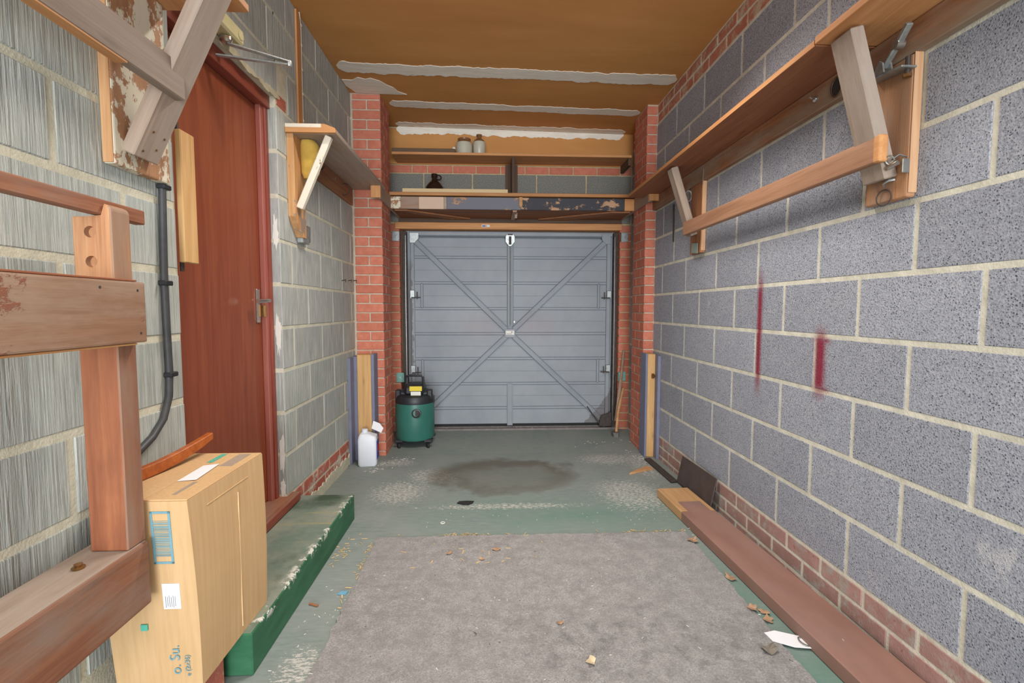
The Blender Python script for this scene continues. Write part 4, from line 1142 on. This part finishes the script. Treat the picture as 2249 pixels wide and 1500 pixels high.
# upright against the wall, chamfered foot
bm = bmesh.new(); add_prism(bm, [(0, .10), (.10, 0), (.155, 0), (.155, .535), (0, .535)], .038, (0, 0, 0), (0, 1, 0), (0, 0, 1))
bmesh.ops.bevel(bm, geom=bm.edges[:], offset=.002, segments=1, affect='EDGES')
n = NT('wood_upright'); o_ = n.obj(); c_ = n.ramp(n.noise(n.mapv(o_, (30, 30, 2.2)), 1.0, 5, .6, .6), .3, .7, C(176, 124, 78), C(212, 164, 112))
pm_ = n.noise(n.mapv(o_, (3, 3, 2)), 3.0, 7, .7); c_ = n.mix(n.ramp(pm_, .56, .58), c_, C(148, 128, 112)); M['upright'] = n.out(c_, .7)
link('upright', tomesh(bm, 'upright'), 'upright', ls, (XL, 2.69, 1.588))
board('strut', ls, 'white_paint', (-1.030, 2.725, 1.735), (-.865, 2.725, 2.118), .034, .036, (0, 1, 0), .004)
bx('hook_board', ls, 'old', XL + .001, XL + .022, 2.90, 3.862, 1.992, 2.120, 'y', .003)
tube('hook', ls, 'dark_metal', [(XL + .02, 3.10, 2.055), (XL + .05, 3.10, 2.05), (XL + .062, 3.10, 2.068)], .004, 6)
tube('hook', ls, 'zinc', [(XL + .02, 3.36, 2.06), (XL + .045, 3.36, 2.055), (XL + .05, 3.36, 2.07)], .0025, 6)
ring('hanging_ring', ls, 'dark_metal', (XL + .038, 3.60, 2.05), .042, .003, (.35, 1, 0), 20)
sp = loft('sponge', None, 'sponge', (XL + .085, 2.80, 1.912), [(0, .045, .05, .02, -.012, 0), (.03, .09, .075, .03, 0, 0), (.12, .10, .085, .035, .002, 0), (.18, .098, .08, .035, .0, 0), (.206, .075, .06, .028, -.008, 0)], None, 60)
tag(sp, 'yellow foam sponge wedged under the left wall shelf', 'sponge')
sw = thing('switch_box', (XL, 2.93, 1.60), 'small metal electrical back box below the left wall shelf', 'back box')
boxes('case', sw, 'galv', [(XL, XL + .034, 2.80, 2.895, 1.562, 1.655)], .003)
boxes('lid_tab', sw, 'galv', [(XL, XL + .004, 2.895, 3.0, 1.590, 1.68)], .001)
boxes('keyhole', sw, 'white_label', [(XL + .004, XL + .0046, 2.945, 2.957, 1.615, 1.66)], 0)
# timber strip with white wire to the ceiling
ts = thing('wire_strip', (XL, 2.87, 2.15), 'thin timber strip carrying a white wire up the left wall', 'wire')
bx('strip', ts, 'pine_orange', XL + .001, XL + .012, 2.848, 2.905, 2.15, 2.85, 'z', .001)
tube('wire', ts, 'cable_white', [(XL + .008, 2.915, 2.15), (XL + .008, 2.915, 2.40), (XL + .008, 2.916, 2.62), (XL + .008, 2.918, 2.78), (XL + .012, 2.890, 2.855)], .0035, 6)
for z_ in (2.27, 2.42, 2.555, 2.69, 2.80): boxes('clip', ts, 'cable_white', [(XL, XL + .014, 2.908, 2.926, z_ - .006, z_ + .006)], .002)
for y_, z_, w_ in ((3.59, 1.398, 'farthest from the brick pier'), (3.74, 1.405, 'in the middle of the three'), (3.87, 1.412, 'nearest the brick pier')):
    t = tube('wall_hook', None, 'dark_metal', [(XL - .02, y_ + .05, z_), (XL + .035, y_, z_ + .004), (XL + .03, y_ + .012, z_ - .012)], .003, 6)
    tag(t, 'small bent nail hook in the left wall, ' + w_, 'hook', 'nail hooks by the left pier')

# ================================================================ FAR END SHELVES
us = thing('upper_shelf', (.2, 4.45, 2.526), 'high plank shelf on a central upright across the end wall', 'shelf')
bx('plank', us, 'pine_orange', -.846, 1.255, 4.322, 4.586, 2.527, 2.549, 'x', .002)
bx('upright', us, 'dark_wood', .196, .222, 4.36, 4.585, 2.19, 2.526, 'z', .002)
bx('upright_back', us, 'dark_wood', .145, .26, 4.586, 4.599, 2.19, 2.526, 'z', .001)
bx('side_cleat', us, 'dark_wood', 1.225, 1.255, 4.33, 4.585, 2.46, 2.526, 'y', .002)
lo = thing('lower_shelf', (.2, 4.2, 2.03), 'deep low shelf with patchwork painted front board above the garage door', 'shelf')
for nm, x0, x1 in (('bearer', -.866 + .02, -.826), ('bearer', 1.234, 1.2555)):
    bx(nm, lo, 'old_grey', x0, x1, 3.79, 4.598, 2.030, 2.138, 'y', .003)
for x0, x1 in ((-.900, -.8262), (1.2352, 1.325)): bx('bearer_end', lo, 'pine_orange', x0, x1, 3.772, 3.789, 2.034, 2.138, 'z', .003)
FX = [(-.826, -.745, 'white_peel'), (-.744, -.595, 'old_grey'), (-.594, -.385, 'pink_paint'), (-.384, -.362, 'bare_grey'), (-.361, 1.150, None), (1.151, 1.2335, 'pine_orange')]
for x0, x1, m_ in FX:
    if m_: bx('front_board', lo, m_, x0, x1, 4.155, 4.178, 2.030, 2.130, 'x', .002)
bx('front_board', lo, 'navy_paint', -.361, .262, 4.155, 4.178, 2.030, 2.130, 'x', .002)
bx('front_board', lo, 'black_paint', .262, 1.150, 4.155, 4.178, 2.030, 2.130, 'x', .002)
bx('shelf_plank', lo, 'pine_orange', -.836, 1.245, 4.140, 4.37, 2.139, 2.165, 'x', .002)
bx('shelf_plank', lo, 'old', -.836, 1.245, 4.375, 4.585, 2.139, 2.165, 'x', .002)
bx('raised_strip', lo, 'cream_paint', -.74, .155, 4.215, 4.235, 2.166, 2.213, 'x', .003)
bx('raised_strip', lo, 'old_grey', .158, 1.19, 4.30, 4.32, 2.166, 2.205, 'x', .003)
bx('centre_bearer', lo, 'old_grey', .195, .232, 4.179, 4.58, 2.015, 2.130, 'y', .002)
prism('bearer_tongue', lo, 'pine', [(-.014, .084), (.014, .084), (.014, .012), (.008, .002), (-.008, .002), (-.014, .012)], .016, (.262, 4.139 + .015, 2.048), (1, 0, 0), (0, 0, 1), .001)
bx('soffit_board', lo, 'soffit', -.824, 1.232, 4.18, 4.583, 2.031, 2.041, 'x', .001)
prism('gusset', lo, 'gusset', [(0, 0), (.10, 0), (.62, .36), (.44, .39)], .012, (-.80, 4.185, 2.018), (1, 0, 0), (0, 1, 0), .001)
prism('gusset', lo, 'gusset', [(0, 0), (-.16, 0), (-.76, .36), (-.50, .39)], -.012, (1.21, 4.185, 2.030), (1, 0, 0), (0, 1, 0), .001)
tube('hanging_peg', lo, 'bare_grey', [(.23, 4.29, 2.03), (.228, 4.295, 1.985)], [.014, .011], 8)
# things on the shelves
jz = 2.549
jr_ = thing('stoneware_jar', (-.225, 4.42, jz), 'wide cream stoneware jar with brown shoulder on the high shelf', 'jar')
lathe('body', jr_, 'stone_cream', (-.225, 4.42, jz), [(0, 0), (.066, 0), (.071, .006), (.073, .06), (.072, .095), (.068, .108), (0, .108)], 32)
lathe('shoulder', jr_, 'stone_brown', (-.225, 4.42, jz + .1082), [(0, 0), (.068, 0), (.060, .016), (.054, .022), (.058, .028), (.058, .036), (.050, .038), (.050, .03), (0, .03)], 32)
bt_ = thing('stoneware_bottle', (-.092, 4.42, jz), 'slim cream stoneware bottle with dark neck beside the jar', 'bottle')
lathe('body', bt_, 'stone_cream', (-.092, 4.42, jz), [(0, 0), (.050, 0), (.054, .006), (.055, .10), (.053, .118), (0, .118)], 28)
lathe('neck', bt_, 'stone_brown', (-.092, 4.42, jz + .1182), [(0, 0), (.053, 0), (.046, .014), (.028, .028), (.022, .036), (.021, .052), (.026, .054), (.026, .066), (.018, .068), (0, .068)], 28)
g_ = thing('glass_jug', (-.488, 4.40, 2.166), 'dark brown glass flagon with small handle on the low shelf', 'flagon')
lathe('body', g_, 'glass_brown', (-.488, 4.40, 2.166), [(0, 0), (.075, 0), (.083, .01), (.085, .06), (.078, .10), (.055, .135), (.030, .152), (.024, .165), (.023, .185), (.028, .188), (.028, .215), (.022, .218), (0, .218)], 32)
ring('handle', g_, 'glass_brown', (-.452, 4.40, 2.352), .020, .006, (0, 1, 0), 18, 1.1)
t = bx('flat_box', None, 'dark_box', -.845, -.30, 4.33, 4.50, 2.5495, 2.583, 'x', .003)
tag(t, 'flat dark brown box at the left end of the high shelf', 'box')
t = boxes('white_block', None, 'white_label', [(-.325, -.300, 4.36, 4.385, 2.583, 2.61)], .006)
tag(t, 'tiny white block on the end of the flat dark box', 'block')

# ================================================================ RIGHT WALL SHELF
rs = thing('wall_shelf', (1.2, 2.6, 1.98), 'long plank shelf with wall cleat running along the right block wall', 'shelf')
SZ = 2.084
bx('shelf_plank', rs, 'shelf_under', 1.108, XR - .001, 1.66, 3.912, SZ, SZ + .022, 'y', .002)
bx('plank_edge', rs, 'pine_orange', 1.1055, 1.1078, 1.665, 3.91, SZ + .001, SZ + .021, 'y', 0)
bx('shelf_plank', rs, 'pine_orange', 1.100, XR - .001, .45, 1.655, SZ + .001, SZ + .026, 'y', .002)
cl_ = bx('cleat', rs, 'cleat', 1.312, XR - .0005, .45, 3.912, 1.985, SZ - .001, 'y', .003)
bx('back_strip', rs, 'dark_wood', 1.322, XR - .001, 1.70, 3.91, SZ + .0225, SZ + .05, 'y', .002)
lathe('knot_hole', cl_, 'sawn_edge', (1.3115, 1.832, 2.03), [(0, 0), (.034, 0), (.034, .002), (0, .002)], 24, (0, -pi / 2, 0), sy=.8)
ring('knot_rim', cl_, 'dark_wood', (1.3105, 1.832, 2.03), .034, .004, (1, 0, 0), 24, .85)
wb = lathe('wing_bolt', cl_, 'zinc', (1.3125, 1.951, 2.035), [(0, 0), (.013, 0), (.013, .003), (.007, .004), (.007, .014), (0, .015)], 14, (0, -pi / 2, 0))
for s in (-1, 1): tube('wing', wb, 'zinc', [(1.303, 1.951, 2.035), (1.297, 1.951 + s * .012, 2.035 + s * .012)], [.004, .006], 8)

def right_bracket(y0, near, label):
    t = thing('shelf_bracket', (1.33, y0 + .1, 1.54), label, 'shelf bracket', 'timber shelf brackets')
    wdt = .172 if near else .16
    # rounded wall board: profile Y-Z extruded from the wall
    w0, w1 = y0 - .040, y0 - .040 + wdt
    m_ = 'old_grey'
    ztop = 2.0
    b_ = bx('wall_board', t, 'board_brown' if near else 'old', 1.312, XR - .0005, w0, w1, 1.545, 1.984, 'z', .012 if near else .006, 3)
    bx('pale_edge', t, 'pine_pink', 1.314, XR - .002, w0 - .004, w0 + .0, 1.558, 1.984 if not near else 2.0, 'z', .001)
    board('strut', t, 'bare_grey', (1.292, y0 + .045, 1.615 if near else 1.66), (1.155, y0 + .045, SZ - .004), .095 if near else .075, .045, (0, 1, 0), .004)
    return t
rb1 = right_bracket(1.535, True, 'near right wall bracket with grey strut and metal clamps')
rb2 = right_bracket(3.035, False, 'far right wall bracket with slanted strut beside the pier')
rr_ = bx('long_rail', None, 'rail_brown', 1.232, 1.262, 1.515, 3.085, 1.660, 1.745, 'y', .010, 3)
tag(rr_, 'long brown rail fixed across the two struts on the right wall', 'rail')
bx('bare_end', rr_, 'pine_orange', 1.2315, 1.2625, 1.514, 1.545, 1.6595, 1.7455, 'y', .010, 3)
# seat plate behind the rail's near end
boxes('seat_plate', rb1, 'bare_grey', [(1.275, 1.311, 1.555, 1.625, 1.618, 1.655)], .002)

# quick-release casting on the near bracket
cl = thing('toggle_clamp', (1.30, 1.53, 1.93), 'galvanised cast toggle clamp on the near right wall bracket', 'clamp')
board('base_plate', cl, 'galv', (1.285, 1.635, 1.955), (1.285, 1.478, 1.935), .05, .007, (1, 0, 0), .003)
prism('cheek', cl, 'galv', [(-.03, 0), (.02, 0), (.012, .034), (.0, .044), (-.012, .034), (-.022, .012)], .006, (1.272, 1.575, 1.952), (0, -1, 0), (0, 0, 1), .0015)
prism('cheek', cl, 'galv', [(-.03, 0), (.02, 0), (.012, .034), (.0, .044), (-.012, .034), (-.022, .012)], .006, (1.298, 1.572, 1.952), (0, -1, 0), (0, 0, 1), .0015)
board('arm', cl, 'galv', (1.288, 1.582, 1.975), (1.285, 1.520, 2.030), .020, .014, (1, 0, 0), .004)
board('lever', cl, 'galv', (1.285, 1.530, 2.018), (1.278, 1.478, 2.062), .020, .016, (1, 0, 0), .003)
lathe('boss', cl, 'zinc', (1.272, 1.525, 2.022), [(0, 0), (.014, 0), (.014, .026), (0, .026)], 16, (0, pi / 2, 0))
tube('bolt', cl, 'dark_metal', [(1.295, 1.497, 1.918), (1.295, 1.497, 1.972)], .007, 8)
lathe('bolt_nut', cl, 'brass', (1.295, 1.497, 1.910), [(0, 0), (.013, 0), (.013, .009), (0, .009)], 6)
# hanging hardware low on the near bracket
kk = thing('key_clasp', (1.285, 1.50, 1.64), 'zinc ring and clip hardware at the foot of the near bracket', 'clip')
tube('barrel', kk, 'zinc', [(1.268, 1.520, 1.640), (1.275, 1.492, 1.650)], .008, 10)
ring('loop', kk, 'zinc', (1.266, 1.512, 1.662), .015, .0025, (.7, .3, .5), 16, .8)
boxes('clip_plate', kk, 'zinc', [(1.288, 1.3125, 1.488, 1.4945, 1.618, 1.662)], .002)
tube('long_loop', kk, 'tool_steel', [(1.268, 1.515, 1.660), (1.285, 1.500, 1.676), (1.306, 1.494, 1.668)], .003, 6)
kk = tube('screw_hook', None, 'zinc', [(1.312, 1.545, 1.612), (1.298, 1.552, 1.610), (1.292, 1.565, 1.602), (1.300, 1.572, 1.595)], [.006, .006, .004, .003], 8)
tag(kk, 'bright zinc hook screwed near the foot of the near right bracket', 'hook')
kk = ring('split_ring', None, 'dark_metal', (1.306, 1.578, 1.560), .026, .002, (1, .15, 0), 24)
tag(kk, 'thin dark wire ring hanging below the near right bracket', 'ring')
# hardware on the far bracket
kk = ring('oval_link', None, 'zinc', (1.30, 3.17, 1.93), .034, .005, (.6, 1, 0), 20, .6)
tag(kk, 'steel oval link hanging behind the far right strut', 'link')
kk = tube('s_hook', None, 'zinc', [(1.31, 3.20, 2.0), (1.295, 3.19, 1.99), (1.29, 3.18, 1.972), (1.30, 3.17, 1.962)], .003, 6)
tag(kk, 'thin steel hook on the cleat above the oval link', 'hook')
kk = tube('nail', None, 'zinc', [(1.309, 2.975, 2.05), (1.306, 2.975, 1.955)], .003, 6)
tag(kk, 'long nail hanging down beside the far right bracket', 'nail')
kk = boxes('metal_tag', None, 'tag_grey', [(1.300, 1.303, 3.02, 3.115, 1.548, 1.612)], .001)
kk.rotation_euler = (0.12, -.05, .0); kk.location.x = 1.305
tag(kk, 'small grey-green metal plate hanging at the foot of the far bracket', 'plate')
kk = tube('dark_rod', None, 'black', [(XR - .006, 3.527, 1.955), (XR - .006, 3.518, 1.685)], .0055, 6)
tag(kk, 'thin black rod hanging on the right wall by the far bracket', 'rod')

# ================================================================ SMALL LITTER
def leaf(x, y, z, s, ang, mat, label, cat='leaf', grp='dead leaves on the floor', seed=0, curl=.35):
    r = random.Random(seed); bm = bmesh.new(); n = 14; pts = []
    for k in range(n):
        a = 2 * pi * k / n; rad = s * (.55 + .45 * abs(math.sin(a * 2.5 + seed))) * r.uniform(.8, 1.1)
        pts.append((rad * math.cos(a), rad * .75 * math.sin(a)))
    c = bm.verts.new((0, 0, s * .05)); vs = [bm.verts.new((px, py, s * curl * (abs(px) / s) ** 2 + r.uniform(0, .08) * s)) for px, py in pts]
    for k in range(n): bm.faces.new((c, vs[k], vs[(k + 1) % n]))
    res = bmesh.ops.extrude_face_region(bm, geom=bm.faces[:])
    for v in [g for g in res['geom'] if isinstance(g, bmesh.types.BMVert)]: v.co.z += .0008
    o = link('dead_leaf', tomesh(bm, 'leaf'), mat, None, (x, y, z), (0, 0, ang))
    tag(o, label, cat, grp); return o
leaf(1.035, 2.365, .009, .036, .4, 'leaf', 'curled brown leaf at the far right corner of the carpet', seed=1)
leaf(1.062, 2.025, .002, .032, 1.9, 'leaf', 'brown leaf halfway along the red-brown plank', seed=2)
leaf(1.035, 1.80, .009, .028, .9, 'leaf', 'pale brown leaf on the carpet edge, one of three together', seed=3)
leaf(1.072, 1.785, .002, .026, 2.4, 'leaf', 'brown leaf closest to the plank, one of three together', seed=4)
leaf(1.062, 1.735, .002, .027, 4.0, 'leaf', 'brown leaf nearest the camera, one of three together', seed=5)
leaf(.965, 1.565, .009, .036, .2, 'leaf_grey', 'torn grey leaf on the carpet near the white paper tag', seed=6, curl=.6)
leaf(.336, 1.535, .009, .026, 1.2, 'leaf_pale', 'pale beige leaf near the bottom of the carpet', seed=7, curl=.7)
leaf(.262, 1.743, .009, .016, .3, 'leaf', 'small orange leaf in the middle of the carpet', seed=8)
leaf(.03, 2.315, .009, .026, .1, 'leaf', 'brown leaf near the far edge of the carpet', seed=9)
leaf(-.20, 2.285, .009, .020, 1.1, 'leaf', 'yellowish leaf fragment near the far left of the carpet', seed=10)
leaf(-.04, 2.225, .009, .018, 2.1, 'leaf', 'small brown leaf fragment behind the carpet centre', seed=11)
t = prism('rubber_scrap', None, 'black_rubber', [(-.045, .0), (-.03, .03), (.02, .035), (.06, .03), (.055, .0), (.03, -.03), (-.01, -.025)], .003, (-.161, 2.912, .0005), (1, 0, 0), (0, 1, 0))
tag(t, 'flat black rubber scrap on the green floor past the carpet', 'scrap')
t = ring('washer', None, 'flake', (-.265, 2.64, .003), .011, .003, (0, 0, 1), 14)
tag(t, 'small white washer on the green floor just past the carpet', 'washer')
t = prism('blue_scrap', None, 'blue_scrap', [(-.02, -.008), (.016, -.012), (.022, .012), (-.006, .016)], .003, (-.62, 1.985, .0015), (1, 0, 0), (0, 1, 0))
tag(t, 'blue plastic scrap on the floor between step and carpet', 'scrap')
t = tube('short_stick', None, 'old', [(-.73, 1.915, .005), (-.69, 1.898, .005)], .0045, 6)
tag(t, 'short dark stick on the floor beside the green step', 'stick')
# uncountable chips and straw
def litter(name, mat, label, spots, n, seed, size):
    r = random.Random(seed); bm = bmesh.new()
    for k in range(n):
        cx, cy, sx, sy, z = r.choice(spots)
        a = r.uniform(0, pi); L = size * r.uniform(.4, 1.5); wd = size * r.uniform(.10, .3)
        add_box(bm, (r.gauss(cx, sx), r.gauss(cy, sy), z + .0012), (L, wd, .0016), 0, 1, Matrix.Rotation(a, 3, 'Z'))
    o = link(name, tomesh(bm, name), mat, None, (0, 0, 0)); tag(o, label, 'litter', kind='stuff'); return o
litter('straw_litter', 'straw', 'straw and wood chips scattered along the carpet edge', [(.0, 2.483, .30, .012, .001), (-.12, 2.49, .06, .010, .001), (.9, 2.49, .12, .01, .001), (-.60, 2.2, .012, .15, .001), (-.1, 2.30, .2, .08, .008), (-.74, 2.35, .03, .08, .001)], 170, 5, .022)
litter('white_flakes', 'flake', 'white plaster flakes on the floor near the left pier', [(-.80, 3.72, .05, .05, .001), (-.72, 3.82, .06, .04, .001), (-.86, 3.55, .03, .03, .001), (1.2, 3.80, .03, .08, .001), (.95, 4.2, .2, .1, .012), (.2, 4.64, .5, .015, .044)], 110, 6, .02)
litter('floor_crumbs', 'flake', 'pale crumbs scattered over the green floor', [(-.65, 1.75, .06, .3, .001), (.4, 2.7, .5, .1, .001), (.2, 1.9, .5, .3, .008)], 120, 8, .009)

# ================================================================ ADDED FILL LAMPS (out of view on the ceiling) and daylight at the open end
def lamp(y, energy):
    t = thing('fill_lamp', (0.13, y, 2.75), 'unseen white batten lamp added on the ceiling for fill, %s of the pair' % ('nearer the door' if y > .5 else 'nearer the open end'), 'lamp', 'added fill lamps')
    boxes('housing', t, 'white_plastic', [(-.47, .73, y - .03, y + .03, 2.785, 2.835)], .006)
    l = area_light('fill_lamp_light', (.13, y, 2.775), (0, 0, 0), 1.15, .05, energy, (1.0, .95, .88))  # unseen lamp added to brighten the floor and far end
    l.data.spread = 2.35
lamp(2.2, 21); lamp(.1, 14)
